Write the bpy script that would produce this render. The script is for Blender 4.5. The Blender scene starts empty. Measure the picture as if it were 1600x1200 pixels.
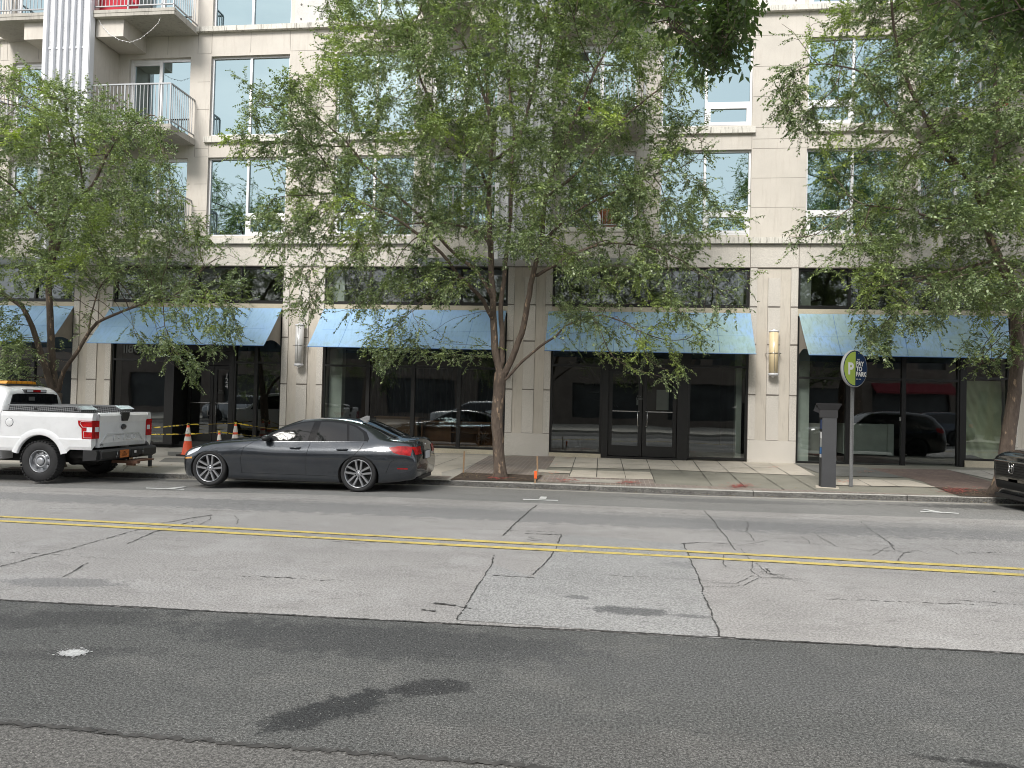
import bpy, bmesh, math, random
import numpy as np
from mathutils import Vector, Matrix, kdtree, noise as mnoise
R = math.radians
C = bpy.context.scene.collection
scene = bpy.context.scene
rng = np.random.default_rng(7)
random.seed(7)

# ------------------------------------------------------------ camera
FPX = 1200.0
_th, _p, _r = R(7.1), R(1.2), 0.025
F = Vector((-math.sin(_th)*math.cos(_p), math.cos(_th)*math.cos(_p), math.sin(_p)))
_R0 = Vector((math.cos(_th), math.sin(_th), 0)); _U0 = _R0.cross(F)
RT = _R0*math.cos(_r) + _U0*math.sin(_r); UP = -_R0*math.sin(_r) + _U0*math.cos(_r)
EYE = Vector((0, 0, 1.75))
cam_data = bpy.data.cameras.new('camera')
cam_data.sensor_width = 36.0; cam_data.lens = 36.0*FPX/1600.0
cam_data.clip_start = 0.1; cam_data.clip_end = 2000
cam = bpy.data.objects.new('camera', cam_data); C.objects.link(cam)
cam.matrix_world = Matrix(((RT.x, UP.x, -F.x, EYE.x), (RT.y, UP.y, -F.y, EYE.y), (RT.z, UP.z, -F.z, EYE.z), (0, 0, 0, 1)))
scene.camera = cam

# ------------------------------------------------------------ sky, sun, exposure
SUN_EL, SUN_AZ = R(40), R(196)          # azimuth clockwise from +Y
world = bpy.data.worlds.new('World'); scene.world = world; world.use_nodes = True
wn = world.node_tree; wn.nodes.clear()
sky = wn.nodes.new('ShaderNodeTexSky'); sky.sky_type = 'NISHITA'; sky.sun_disc = False
sky.sun_elevation = SUN_EL; sky.sun_rotation = SUN_AZ; sky.air_density = 1.0; sky.dust_density = 2.5; sky.ozone_density = 1.0
tc = wn.nodes.new('ShaderNodeTexCoord')
mp = wn.nodes.new('ShaderNodeMapping'); mp.inputs['Scale'].default_value = (1.0, 1.0, 2.6)
nz = wn.nodes.new('ShaderNodeTexNoise'); nz.inputs['Scale'].default_value = 2.2; nz.inputs['Detail'].default_value = 7; nz.inputs['Roughness'].default_value = 0.55
cr = wn.nodes.new('ShaderNodeValToRGB'); cr.color_ramp.elements[0].position = 0.30; cr.color_ramp.elements[1].position = 0.62
cr.color_ramp.elements[0].color = (0.45, 0.45, 0.45, 1); cr.color_ramp.elements[1].color = (1, 1, 1, 1)
mixc = wn.nodes.new('ShaderNodeMix'); mixc.data_type = 'RGBA'
mixc.inputs[7].default_value = (8.6, 8.9, 9.3, 1)      # bright thin overcast
bg = wn.nodes.new('ShaderNodeBackground'); bg.inputs['Strength'].default_value = 0.092
wo = wn.nodes.new('ShaderNodeOutputWorld')
L = wn.links.new
L(tc.outputs['Generated'], mp.inputs['Vector']); L(mp.outputs['Vector'], nz.inputs['Vector']); L(nz.outputs['Fac'], cr.inputs['Fac'])
L(cr.outputs['Color'], mixc.inputs[0]); L(sky.outputs['Color'], mixc.inputs[6]); L(mixc.outputs[2], bg.inputs['Color']); L(bg.outputs['Background'], wo.inputs['Surface'])
sd = bpy.data.lights.new('sun', 'SUN'); sd.energy = 2.4; sd.angle = R(18); sd.color = (1.0, 0.96, 0.90)
sun = bpy.data.objects.new('sun', sd); C.objects.link(sun)
sdir = Vector((math.sin(SUN_AZ)*math.cos(SUN_EL), math.cos(SUN_AZ)*math.cos(SUN_EL), math.sin(SUN_EL)))
sun.rotation_euler = sdir.to_track_quat('Z', 'Y').to_euler(); sun.location = (0, -10, 30)
scene.view_settings.view_transform = 'Standard'; scene.view_settings.look = 'None'
scene.view_settings.gamma = 1.0; scene.view_settings.exposure = 0.80
try:
    scene.cycles.filter_width = 1.0; scene.cycles.max_bounces = 8; scene.cycles.transparent_max_bounces = 16; scene.cycles.caustics_reflective = False; scene.cycles.caustics_refractive = False
except Exception: pass

# ------------------------------------------------------------ where a ray of the photo meets a real plane
def ray(px, py): return F + RT*((px-800)/FPX) + UP*((600-py)/FPX)
def atY(px, py, Y):
    v = ray(px, py); return EYE + v*(Y/v.y)
def zg(X, Y):                                   # street and pavement height
    if Y < 12: z = 0.0
    elif Y < 16.05: z = -.09*min((Y-12)/4, 1)
    else: z = .02 + .13*(Y-16)/6.2
    w = min(max((Y-10)/4, 0), 1)
    return z + w*(.016*min(max(X, -40)+4, 0) + .012*max(min(X, 40)-2, 0))
def onG(px, py):
    z = 0
    for _ in range(50):
        v = ray(px, py); P = EYE + v*((z-EYE.z)/v.z); z = .7*z + .3*zg(P.x, P.y)
    return P

# ------------------------------------------------------------ object helpers
def props(o, label=None, cat=None, group=None, kind=None):
    if label: o['label'] = label
    if cat: o['category'] = cat
    if group: o['group'] = group
    if kind: o['kind'] = kind
    return o
def empty(name, loc, label, cat, group=None, rz=0):
    o = bpy.data.objects.new(name, None); o.empty_display_size = .2; C.objects.link(o)
    o.location = loc; o.rotation_euler = (0, 0, rz)
    return props(o, label, cat, group)
class MB:
    def __init__(s): s.v = []; s.f = []; s.m = []; s.sm = []
    def add(s, vs, fs, mi=0, smooth=False, T=None):
        b = len(s.v)
        if T is not None: vs = [tuple(T @ Vector(v)) for v in vs]
        s.v += [tuple(v) for v in vs]
        for f in fs: s.f.append([b+i for i in f]); s.m.append(mi); s.sm.append(smooth)
        return s
    def box(s, x0, x1, y0, y1, z0, z1, mi=0, T=None):
        vs = [(x0,y0,z0),(x1,y0,z0),(x1,y1,z0),(x0,y1,z0),(x0,y0,z1),(x1,y0,z1),(x1,y1,z1),(x0,y1,z1)]
        return s.add(vs, [(0,3,2,1),(4,5,6,7),(0,1,5,4),(1,2,6,5),(2,3,7,6),(3,0,4,7)], mi, False, T)
    def quad(s, a, b, c, d, mi=0): return s.add([a,b,c,d], [(0,1,2,3)], mi)
    def tube(s, pts, rad, n=8, mi=0, smooth=True, cap=True, T=None):
        pts = [Vector(p) for p in pts]; k = len(pts)
        if not hasattr(rad, '__len__'): rad = [rad]*k
        vs, fs = [], []; prev = None
        for i, p in enumerate(pts):
            t = (pts[min(i+1, k-1)] - pts[max(i-1, 0)]).normalized()
            if prev is None:
                a = Vector((0,0,1)) if abs(t.z) < .9 else Vector((1,0,0)); u = t.cross(a).normalized()
            else: u = (prev - t*prev.dot(t)).normalized()
            prev = u; w = t.cross(u)
            for j in range(n):
                a = 2*math.pi*j/n; vs.append(p + (u*math.cos(a) + w*math.sin(a))*rad[i])
        for i in range(k-1):
            for j in range(n):
                a = i*n+j; b = i*n+(j+1) % n; fs.append((a, b, b+n, a+n))
        if cap: fs.append(tuple(range(n-1, -1, -1))); fs.append(tuple((k-1)*n+j for j in range(n)))
        return s.add(vs, fs, mi, smooth, T)
    def lathe(s, prof, n=24, mi=0, smooth=True, T=None, close=False, a0=0, a1=2*math.pi):   # prof (r, z)
        full = abs(a1-a0-2*math.pi) < 1e-6; m = n if full else n+1; vs, fs = [], []
        for r, z in prof:
            for j in range(m):
                a = a0+(a1-a0)*j/n; vs.append((r*math.cos(a), r*math.sin(a), z))
        K = len(prof)
        for i in range(K if close else K-1):
            i2 = (i+1) % K
            for j in range(n):
                j2 = (j+1) % m; fs.append((i*m+j, i*m+j2, i2*m+j2, i2*m+j))
        return s.add(vs, fs, mi, smooth, T)
    def prism(s, poly, d0, d1, axis='y', mi=0, T=None):
        def P(a, b, d): return {'y': (a, d, b), 'z': (a, b, d), 'x': (d, a, b)}[axis]
        n = len(poly); vs = [P(a, b, d0) for a, b in poly] + [P(a, b, d1) for a, b in poly]
        fs = [tuple(range(n)), tuple(range(2*n-1, n-1, -1))] + [(i, i+n, (i+1) % n+n, (i+1) % n) for i in range(n)]
        return s.add(vs, fs, mi, False, T)
    def grid(s, nu, nv, fn, mi=0, smooth=True, T=None):
        vs = [fn(i/nu, j/nv) for i in range(nu+1) for j in range(nv+1)]
        fs = [(i*(nv+1)+j, (i+1)*(nv+1)+j, (i+1)*(nv+1)+j+1, i*(nv+1)+j+1) for i in range(nu) for j in range(nv)]
        return s.add(vs, fs, mi, smooth, T)
    def build(s, name, mats, parent=None, fix=True):
        me = bpy.data.meshes.new(name); me.from_pydata(s.v, [], s.f)
        if not isinstance(mats, (list, tuple)): mats = [mats]
        for m in mats: me.materials.append(m)
        me.polygons.foreach_set('material_index', s.m); me.polygons.foreach_set('use_smooth', s.sm)
        if fix:
            bm = bmesh.new(); bm.from_mesh(me); bmesh.ops.recalc_face_normals(bm, faces=bm.faces); bm.to_mesh(me); bm.free()
        me.update(); o = bpy.data.objects.new(name, me); C.objects.link(o)
        if parent: o.parent = parent
        return o
def struct(o): o['kind'] = 'structure'; return o
def text(name, s, size, m, parent, mtx, ext=.003, align='CENTER', bold=0):
    cu = bpy.data.curves.new('txt', 'FONT'); cu.body = s; cu.size = size; cu.extrude = ext; cu.align_x = align; cu.align_y = 'CENTER'; cu.offset = bold; cu.space_line = .82
    t = bpy.data.objects.new('txt', cu); C.objects.link(t)
    dg = bpy.context.evaluated_depsgraph_get(); me = bpy.data.meshes.new_from_object(t.evaluated_get(dg))
    bpy.data.objects.remove(t); me.name = name; me.materials.clear(); me.materials.append(m)
    o = bpy.data.objects.new(name, me); C.objects.link(o)
    if parent: o.parent = parent
    o.matrix_local = mtx
    return o
def cut(o, cutter):
    md = o.modifiers.new('b', 'BOOLEAN'); md.operation = 'DIFFERENCE'; md.object = cutter; md.solver = 'EXACT'
    dg = bpy.context.evaluated_depsgraph_get(); dg.update(); me = bpy.data.meshes.new_from_object(o.evaluated_get(dg))
    o.modifiers.clear(); o.data = me; bpy.data.objects.remove(cutter)
def copy_tree(o, parent=None):
    c = o.copy(); C.objects.link(c)
    if parent: c.parent = parent
    for ch in list(o.children): copy_tree(ch, c)
    return c

# ------------------------------------------------------------ materials
def newmat(name):
    m = bpy.data.materials.new(name); m.use_nodes = True
    nt = m.node_tree; return m, nt, nt.nodes['Principled BSDF']
def mixrgb(nt, fac, a, b, mode='MIX'):
    n = nt.nodes.new('ShaderNodeMix'); n.data_type = 'RGBA'; n.blend_type = mode
    for idx, v in ((0, fac), (6, a), (7, b)):
        if hasattr(v, 'is_output') or isinstance(v, bpy.types.NodeSocket): nt.links.new(v, n.inputs[idx])
        elif idx == 0: n.inputs[0].default_value = v
        else: n.inputs[idx].default_value = (*v, 1)
    return n.outputs[2]
def pos(nt, scale=(1, 1, 1)):
    g = nt.nodes.new('ShaderNodeNewGeometry'); mpn = nt.nodes.new('ShaderNodeMapping'); mpn.inputs['Scale'].default_value = scale
    nt.links.new(g.outputs['Position'], mpn.inputs['Vector']); return mpn.outputs['Vector']
def noise(nt, vec, scale, detail=4, rough=.55, lo=None, hi=None, dist=0):
    n = nt.nodes.new('ShaderNodeTexNoise'); n.inputs['Scale'].default_value = scale; n.inputs['Detail'].default_value = detail
    n.inputs['Roughness'].default_value = rough; n.inputs['Distortion'].default_value = dist
    nt.links.new(vec, n.inputs['Vector'])
    if lo is None: return n.outputs['Fac']
    r = nt.nodes.new('ShaderNodeMapRange'); r.inputs['From Min'].default_value = lo; r.inputs['From Max'].default_value = hi
    nt.links.new(n.outputs['Fac'], r.inputs['Value']); return r.outputs['Result']
def math_(nt, op, a, b=None, clamp=False):
    n = nt.nodes.new('ShaderNodeMath'); n.operation = op; n.use_clamp = clamp
    for i, v in enumerate((a, b)):
        if v is None: continue
        if isinstance(v, bpy.types.NodeSocket): nt.links.new(v, n.inputs[i])
        else: n.inputs[i].default_value = v
    return n.outputs[0]
def bump(nt, b, h, strength=.3, dist=.01):
    n = nt.nodes.new('ShaderNodeBump'); n.inputs['Strength'].default_value = strength; n.inputs['Distance'].default_value = dist
    nt.links.new(h, n.inputs['Height']); nt.links.new(n.outputs['Normal'], b.inputs['Normal'])
def M(name, col, rough=.6, metal=0, var=.12, vs=3.0, grain=.0, gs=120, bmp=0, coat=0, spec=.5, stain=None, tint=None):
    """general surface: base colour, broad uneven tone, fine grain, optional streaky stain"""
    m, nt, b = newmat(name)
    b.inputs['Roughness'].default_value = rough; b.inputs['Metallic'].default_value = metal
    b.inputs['Coat Weight'].default_value = coat; b.inputs['Coat Roughness'].default_value = .03; b.inputs['Specular IOR Level'].default_value = spec
    v = pos(nt); c = mixrgb(nt, noise(nt, v, vs, 5, .6, .3, .7), tuple(x*(1-var) for x in col), tuple(min(1, x*(1+var)) for x in col))
    if tint: c = mixrgb(nt, noise(nt, pos(nt, (1, 1, 1)), tint[1], 4, .6, .5, .68), c, tint[0])
    if grain:
        g = noise(nt, v, gs, 2, .6, .35, .65); c = mixrgb(nt, g, mixrgb(nt, 1.0, c, (1-grain,)*3, 'MULTIPLY'), mixrgb(nt, 1.0, c, (1+grain,)*3, 'MULTIPLY'))
    if stain:
        sv = pos(nt, (9, 9, .9)); s_ = noise(nt, sv, 1.6, 5, .7, .52, .7); c = mixrgb(nt, s_, c, stain)
    nt.links.new(c, b.inputs['Base Color'])
    if bmp: bump(nt, b, noise(nt, v, gs, 3, .6), bmp, .004)
    return m
def glass(name, tintc, refl, base=None, rough=0.0):
    m, nt, b = newmat(name); nt.nodes.remove(b)
    out = nt.nodes['Material Output']
    gl = nt.nodes.new('ShaderNodeBsdfGlossy'); gl.inputs['Roughness'].default_value = rough; gl.inputs['Color'].default_value = (*refl[1], 1)
    tr = nt.nodes.new('ShaderNodeBsdfTransparent'); tr.inputs['Color'].default_value = (*tintc, 1)
    lw = nt.nodes.new('ShaderNodeFresnel'); lw.inputs['IOR'].default_value = 1.5
    f = math_(nt, 'ADD', lw.outputs['Fac'], refl[0], True)
    wv = noise(nt, pos(nt), .9, 1, .5); bp = nt.nodes.new('ShaderNodeBump'); bp.inputs['Strength'].default_value = .10; bp.inputs['Distance'].default_value = .02
    nt.links.new(wv, bp.inputs['Height']); nt.links.new(bp.outputs['Normal'], gl.inputs['Normal'])
    mx = nt.nodes.new('ShaderNodeMixShader'); nt.links.new(f, mx.inputs[0]); nt.links.new(tr.outputs[0], mx.inputs[1]); nt.links.new(gl.outputs[0], mx.inputs[2])
    nt.links.new(mx.outputs[0], out.inputs['Surface']); return m

m_precast = M('precast_smooth', (.54, .50, .44), .85, var=.09, vs=.8, grain=.05, gs=60, bmp=.12, stain=(.44, .40, .35))
m_speckle = M('precast_speckled', (.56, .53, .485), .85, var=.05, vs=1.0, grain=.28, gs=75, bmp=.25)
m_upper = M('precast_upper', (.555, .52, .47), .85, var=.11, vs=.7, grain=.04, gs=50, bmp=.1, stain=(.50, .46, .41))
m_joint = M('joint_dark', (.19, .17, .15), .9)
m_ledge = M('ledge_concrete', (.62, .60, .55), .9, var=.12, vs=2, grain=.1, gs=60, bmp=.2, stain=(.13, .12, .10))
m_concrete = M('balcony_concrete', (.40, .38, .34), .9, var=.12, vs=1.5, grain=.06, gs=40, stain=(.22, .21, .19))
m_white = M('white_aluminium', (.76, .76, .77), .4, metal=.2, var=.03)
m_ribwhite = M('panel_rib_white', (.70, .71, .74), .45, var=.04)
m_perf = M('perforated_panel', (.55, .56, .58), .5, var=.05, grain=.30, gs=45)
m_rail = M('railing_grey', (.34, .35, .36), .4, metal=.5, var=.05)
m_black = M('storefront_black', (.012, .012, .012), .35, var=.1)
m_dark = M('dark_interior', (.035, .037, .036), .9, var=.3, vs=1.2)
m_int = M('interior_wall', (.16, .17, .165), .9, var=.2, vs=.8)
m_intlight = M('interior_pale', (.42, .46, .42), .9, var=.1)
m_wood = M('shelf_wood', (.22, .10, .045), .6, var=.25, vs=4)
m_curtain = M('dark_curtain', (.02, .026, .036), .9)
m_upglass = glass('tinted_window_glass', (.10, .22, .21), (.50, (.66, .84, .88)))
m_sfglass = glass('shop_glass', (.72, .76, .74), (.10, (.90, .95, .95)), rough=.012)
m_carglass = glass('car_glass', (.05, .055, .06), (.16, (.9, .93, .97)))
m_doorint = M('room_behind', (.20, .25, .26), .9, var=.4, vs=.9)
m_sill = M('stone_sill', (.50, .45, .35), .85, var=.1, grain=.08, gs=50, bmp=.1)
m_steel = M('brushed_steel', (.6, .6, .6), .25, metal=1, var=.03)
m_chrome = M('chrome', (.85, .85, .86), .08, metal=1, var=.02)
m_whitepaint = M('white_road_paint', (.72, .72, .70), .7, var=.12, vs=8, grain=.18, gs=60)
m_rubber = M('tyre_rubber', (.022, .022, .023), .75, var=.25, vs=6)
m_plastic = M('black_plastic', (.018, .018, .019), .5, var=.1, grain=.1, gs=200)
m_under = M('underbody_black', (.006, .006, .006), .9)
m_rim = M('alloy_rim', (.50, .51, .53), .28, metal=.85, var=.05)
m_rimdark = M('rim_inside', (.03, .03, .03), .6, metal=.3)
m_lampred = M('red_lens', (.38, .008, .010), .22, var=.45, vs=14, coat=.15, spec=.3)
m_lampclear = M('clear_lens', (.72, .74, .78), .1, var=.1, vs=20, coat=1)
m_amber = M('amber_lens', (.75, .33, .03), .2, var=.08, coat=.7)
m_orange = M('cone_orange', (.80, .10, .03), .5, var=.12, vs=9)
m_conewhite = M('cone_reflective_white', (.66, .64, .60), .45, var=.12, vs=12)
# ============================================================ GROUND
def fblur(nt, v, cx, cy, rx, ry, ang, soft=.25, dist=.75, ds=6):
    """0..1 mask of a stain of its own shape at (cx, cy), edges broken by noise"""
    sp = nt.nodes.new('ShaderNodeSeparateXYZ'); nt.links.new(v, sp.inputs[0])
    nx = noise(nt, v, ds, 7, .7); k = math_(nt, 'MULTIPLY', math_(nt, 'SUBTRACT', nx, .5), dist*3.2)
    dx = math_(nt, 'SUBTRACT', sp.outputs[0], cx); dy = math_(nt, 'SUBTRACT', sp.outputs[1], cy)
    ca, sa = math.cos(ang), math.sin(ang)
    a = math_(nt, 'ADD', math_(nt, 'MULTIPLY', dx, ca/rx), math_(nt, 'MULTIPLY', dy, sa/rx))
    b = math_(nt, 'ADD', math_(nt, 'MULTIPLY', dx, -sa/ry), math_(nt, 'MULTIPLY', dy, ca/ry))
    d = math_(nt, 'ADD', math_(nt, 'SQRT', math_(nt, 'ADD', math_(nt, 'MULTIPLY', a, a), math_(nt, 'MULTIPLY', b, b))), k)
    r = nt.nodes.new('ShaderNodeMapRange'); r.interpolation_type = 'SMOOTHSTEP'
    r.inputs['From Min'].default_value = 1+soft; r.inputs['From Max'].default_value = 1-soft; nt.links.new(d, r.inputs['Value']); return r.outputs['Result']
def asphalt(name, col, speck, spk_amt, grain, stains=(), streak=.12, bands=(), rough=.9, worn=None, alli=.35, gsc=(48, 115), mott=0):
    m, nt, b = newmat(name); b.inputs['Roughness'].default_value = rough; b.inputs['Specular IOR Level'].default_value = .3
    v = pos(nt)
    c = mixrgb(nt, noise(nt, v, .55, 5, .6, .3, .7), tuple(x*.88 for x in col), tuple(x*1.12 for x in col))
    if mott: c = mixrgb(nt, math_(nt, 'MULTIPLY', noise(nt, pos(nt, (1.0, 2.2, 1)), 1.4, 9, .78, .53, .66), mott), c, tuple(x*.62 for x in col))
    # wheel-polished streaks along the street
    c = mixrgb(nt, math_(nt, 'MULTIPLY', noise(nt, pos(nt, (.35, 2.2, 1)), 1.0, 5, .65, .5, .75), streak*3, True), c, tuple(x*.72 for x in col))
    c = mixrgb(nt, math_(nt, 'MULTIPLY', noise(nt, pos(nt, (2.6, 5.5, 1)), 1.9, 5, .65, .60, .655), .65), c, tuple(x*.66 for x in col))
    vo = nt.nodes.new('ShaderNodeTexVoronoi'); vo.inputs['Scale'].default_value = 55; nt.links.new(v, vo.inputs['Vector'])
    chip = math_(nt, 'LESS_THAN', vo.outputs['Distance'], .20)
    rnd = nt.nodes.new('ShaderNodeSeparateColor'); nt.links.new(vo.outputs['Color'], rnd.inputs[0])
    chip = math_(nt, 'MULTIPLY', chip, math_(nt, 'GREATER_THAN', rnd.outputs[0], 1-spk_amt))
    vd = nt.nodes.new('ShaderNodeTexVoronoi'); vd.feature = 'DISTANCE_TO_EDGE'; vd.inputs['Scale'].default_value = 8.5
    wv = mixrgb(nt, .06, v, (0, 0, 0)); nn_ = nt.nodes.new('ShaderNodeTexNoise'); nn_.inputs['Scale'].default_value = 9; nt.links.new(v, nn_.inputs['Vector'])
    va = nt.nodes.new('ShaderNodeVectorMath'); va.operation = 'MULTIPLY_ADD'; nt.links.new(nn_.outputs['Color'], va.inputs[0]); va.inputs[1].default_value = (.12, .12, .12); nt.links.new(v, va.inputs[2]); nt.links.new(va.outputs[0], vd.inputs['Vector'])
    net = math_(nt, 'MULTIPLY', math_(nt, 'LESS_THAN', vd.outputs['Distance'], .022), noise(nt, v, 1.1, 4, .6, .54, .66)); c = mixrgb(nt, math_(nt, 'MULTIPLY', net, alli), c, tuple(x*.35 for x in col))
    if worn: c = mixrgb(nt, math_(nt, 'MULTIPLY', noise(nt, v, worn[1], 5, .7, .52, .62), worn[2]), c, worn[0])
    for (cx, cy, rx, ry, ang, colr, amt) in stains: c = mixrgb(nt, math_(nt, 'MULTIPLY', fblur(nt, v, cx, cy, rx, ry, ang), amt), c, colr)
    c = mixrgb(nt, noise(nt, v, gsc[0], 3, .75, .40, .60), mixrgb(nt, 1, c, (1-grain,)*3, 'MULTIPLY'), mixrgb(nt, 1, c, (1+grain,)*3, 'MULTIPLY'))
    c = mixrgb(nt, noise(nt, v, gsc[1], 2, .7, .40, .60), mixrgb(nt, 1, c, (1-grain*.9,)*3, 'MULTIPLY'), mixrgb(nt, 1, c, (1+grain*.9,)*3, 'MULTIPLY'))
    c = mixrgb(nt, math_(nt, 'MULTIPLY', chip, .8), c, speck)
    nt.links.new(c, b.inputs['Base Color']); bump(nt, b, math_(nt, 'ADD', noise(nt, v, 85, 3, .8), math_(nt, 'MULTIPLY', noise(nt, v, 9, 3, .6), .3)), .45, .006)
    return m
def P2(px, py): p = onG(px, py); return p.x, p.y
s1 = P2(560, 1105); s2 = P2(985, 955); s3 = P2(100, 910)
m_road = asphalt('worn_grey_asphalt', (.355, .338, .322), (.60, .58, .55), .30, .29, [
    (*s2, .42, .16, 0, (.13, .13, .13), .75), (*s3, .55, .16, .1, (.17, .17, .17), .6), (-4, 11.6, 14, .55, 0, (.19, .19, .19), .6), (3, 12.1, 9, .5, 0, (.21, .21, .205), .4)], worn=((.42, .405, .39), 1.0, .55), mott=.5)
m_patch = asphalt('bleached_patch_asphalt', (.340, .333, .322), (.60, .60, .58), .30, .30, [(*s2, .34, .13, 0, (.12, .12, .12), .85), (s2[0]-.45, s2[1]+.35, .12, .06, 0, (.14, .14, .14), .7), (s2[0]+.5, s2[1]-.05, .2, .05, 0, (.14, .14, .14), .7), (1.2, 8.6, .5, .2, 0, (.2, .2, .2), .5)])
m_near = asphalt('dark_new_asphalt', (.110, .110, .105), (.36, .36, .34), .18, .50, [
    (s1[0]-.12, s1[1]-.05, .42, .15, .85, (.030, .031, .032), .85), (s1[0]+.30, s1[1]+.35, .30, .12, .35, (.032, .032, .033), .8), (-1.6, 5.4, 1.5, .35, 0, (.050, .051, .052), .6), (-3.9, 4.6, .9, .12, .3, (.05, .05, .05), .5), (.6, 3.9, 1.6, .3, 0, (.12, .115, .108), .5), (-4.4, 5.3, 1.2, .22, .35, (.045, .045, .045), .55),
    (1.6, 5.2, 2.2, .5, 0, (.12, .12, .118), .4), (2.2, 4.05, .55, .05, -.2, (.02, .02, .02), .8)], worn=((.15, .147, .138), 1.4, .6), alli=.8, gsc=(58, 125))
m_edge = asphalt('coarse_brown_asphalt', (.135, .130, .122), (.45, .43, .39),  .14, .42, [(-1.2, 3.3, .3, .2, .5, (.05, .05, .05), .7)])
m_lane3 = asphalt('parking_lane_asphalt', (.25, .245, .235), (.55, .54, .50), .25, .32, [(-9, 15.6, 3.0, .35, 0, (.10, .10, .10), .7), (2.4, 15.0, 2.2, .35, 0, (.14, .14, .14), .6), (8, 15.2, 2.5, .4, 0, (.08, .08, .08), .7), (-2, 15.85, 9, .09, 0, (.42, .40, .36), .7), (5, 15.85, 8, .09, 0, (.45, .43, .39), .7)])
def gridsheet(name, x0, x1, ys, mat_, dz=0, nx=60, xf=None):
    mb = MB(); xs = [x0+(x1-x0)*i/nx for i in range(nx+1)]
    vs = [(x, (y(x) if callable(y) else y), 0) for x in xs for y in ys]; n = len(ys)
    vs = [(x, y, zg(x, y)+dz) for x, y, _ in vs]
    mb.add(vs, [(i*n+j, (i+1)*n+j, (i+1)*n+j+1, i*n+j+1) for i in range(nx) for j in range(n-1)])
    return struct(mb.build(name, mat_))
ground = MB(); ground.box(-400, 400, -400, 400, -1.3, -1.0); struct(ground.build('ground', M('far_ground', (.10, .10, .09), .95)))
rj = random.Random(3)
def jag(x, amp, seed):                                    # small deterministic wobble of a hand-laid seam
    return amp*(math.sin(x*7.3+seed)+.6*math.sin(x*17.1+seed*2)+.5*math.sin(x*41+seed*3)+.35*math.sin(x*97+seed))/2.4
_a, _b = P2(0, 938), P2(1600, 1022); seamY = lambda x: _a[1]+(_b[1]-_a[1])*(x-_a[0])/(_b[0]-_a[0])+jag(x, .012, 1)
_c, _d = P2(0, 1133), P2(700, 1186); nearY = lambda x: _c[1]+(_d[1]-_c[1])*(x-_c[0])/(_d[0]-_c[0])*.6+jag(x, .03, 4)
_e, _f = P2(100, 757), P2(1590, 808); laneY = lambda x: 13.35+jag(x, .02, 2)
gridsheet('road', -60, 60, [lambda x: seamY(x)-.01, 8, 10, 11, 12, laneY], m_road, nx=600)
gridsheet('near_lane', -60, 60, [nearY, 4.5, 5.2, seamY], m_near, nx=1200)
gridsheet('near_lane_edge', -60, 60, [.75, 2, nearY], m_edge, dz=0, nx=900)
gridsheet('parking_lane', -60, 60, [laneY, 14, 14.6, 15.3, 16.04], m_lane3, nx=600)
# sealed / open joints and cracks: thin dark strips lying just on the asphalt
m_crack = M('crack_dark', (.065, .062, .058), .95, var=.4, vs=12)
def ribbon(mb, pts, w0, dz=.004, amp=.012, sub=.035, seed=0, taper=True, broken=0):
    rr = random.Random(seed); P = []
    for i in range(len(pts)-1):
        a, b = Vector(pts[i]), Vector(pts[i+1]); n = max(1, int((b-a).length/sub))
        for k in range(n): P.append(a.lerp(b, k/n))
    P.append(Vector(pts[-1])); n = len(P); Lf, Rg = [], []; off = 0
    for i, p in enumerate(P):
        t = (P[min(i+1, n-1)]-P[max(i-1, 0)]).normalized(); nn = Vector((-t.y, t.x))
        off = off*.75+rr.uniform(-amp, amp); w = w0*rr.uniform(.3, 1.5)*(min(1, 4*(1-abs(2*i/n-1))+.25) if taper else 1)
        q = p+nn*off; Lf.append(q+nn*w/2); Rg.append(q-nn*w/2)
    for i in range(n-1):
        if broken and rr.random() < broken: continue
        qs = [Lf[i], Lf[i+1], Rg[i+1], Rg[i]]; mb.add([(q.x, q.y, zg(q.x, q.y)+dz) for q in qs], [(0, 1, 2, 3)])
def px(*ps): return [P2(*p) for p in ps]
mb = MB()
for xs in range(-16, 16): ribbon(mb, [(xs*1.0, seamY(xs)+.005), (xs+1.0, seamY(xs+1)+.005)], .024, seed=xs, taper=False, broken=0, amp=.006, sub=.02)
for xs in range(-8, 8): ribbon(mb, [(xs*1.0, nearY(xs)), (xs+1.0, nearY(xs+1))], .038, dz=.005, seed=50+xs, taper=False, broken=.02, amp=.012, sub=.012)
for k, (w, p) in enumerate([(.013, px((713, 969), (742, 925), (768, 882), (772, 868))), (.014, px((1126, 998), (1110, 960), (1092, 905), (1068, 850))), (.013, px((830, 900), (862, 870), (878, 836))), (.022, px((770, 900), (835, 903))),
    (.022, px((878, 836), (820, 834))), (.014, px((0, 886), (60, 870), (110, 858), (215, 828), (252, 818))), (.02, px((1065, 850), (1092, 848), (1150, 850))), (.012, px((1100, 798), (1125, 828), (1150, 860))),
    (.02, px((252, 818), (330, 805))), (.018, px((785, 838), (812, 812), (838, 790))), (.016, px((100, 902), (138, 880))), (.016, px((200, 850), (240, 832), (300, 815))), (.035, px((678, 943), (712, 947))), (.03, px((660, 953), (680, 956))), (.02, px((715, 948), (735, 952)))]):
    ribbon(mb, p, w, seed=k+100, amp=.007, dz=.006, taper=False, broken=.05)
rr = random.Random(21)
def spider(cx, cy, n, ln, w=.0095):
    for k in range(n):
        p = Vector(P2(cx, cy)); d = rr.uniform(0, 6.28); pts = [tuple(p)]
        for _ in range(rr.randint(3, 6)):
            d += rr.uniform(-.9, .9); p = p+Vector((math.cos(d)*1.2, math.sin(d)))*rr.uniform(.3, 1)*ln*.75; pts.append(tuple(p))
        ribbon(mb, pts, w, seed=rr.randint(0, 9999), amp=.02, sub=.03, dz=.005)
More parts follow.
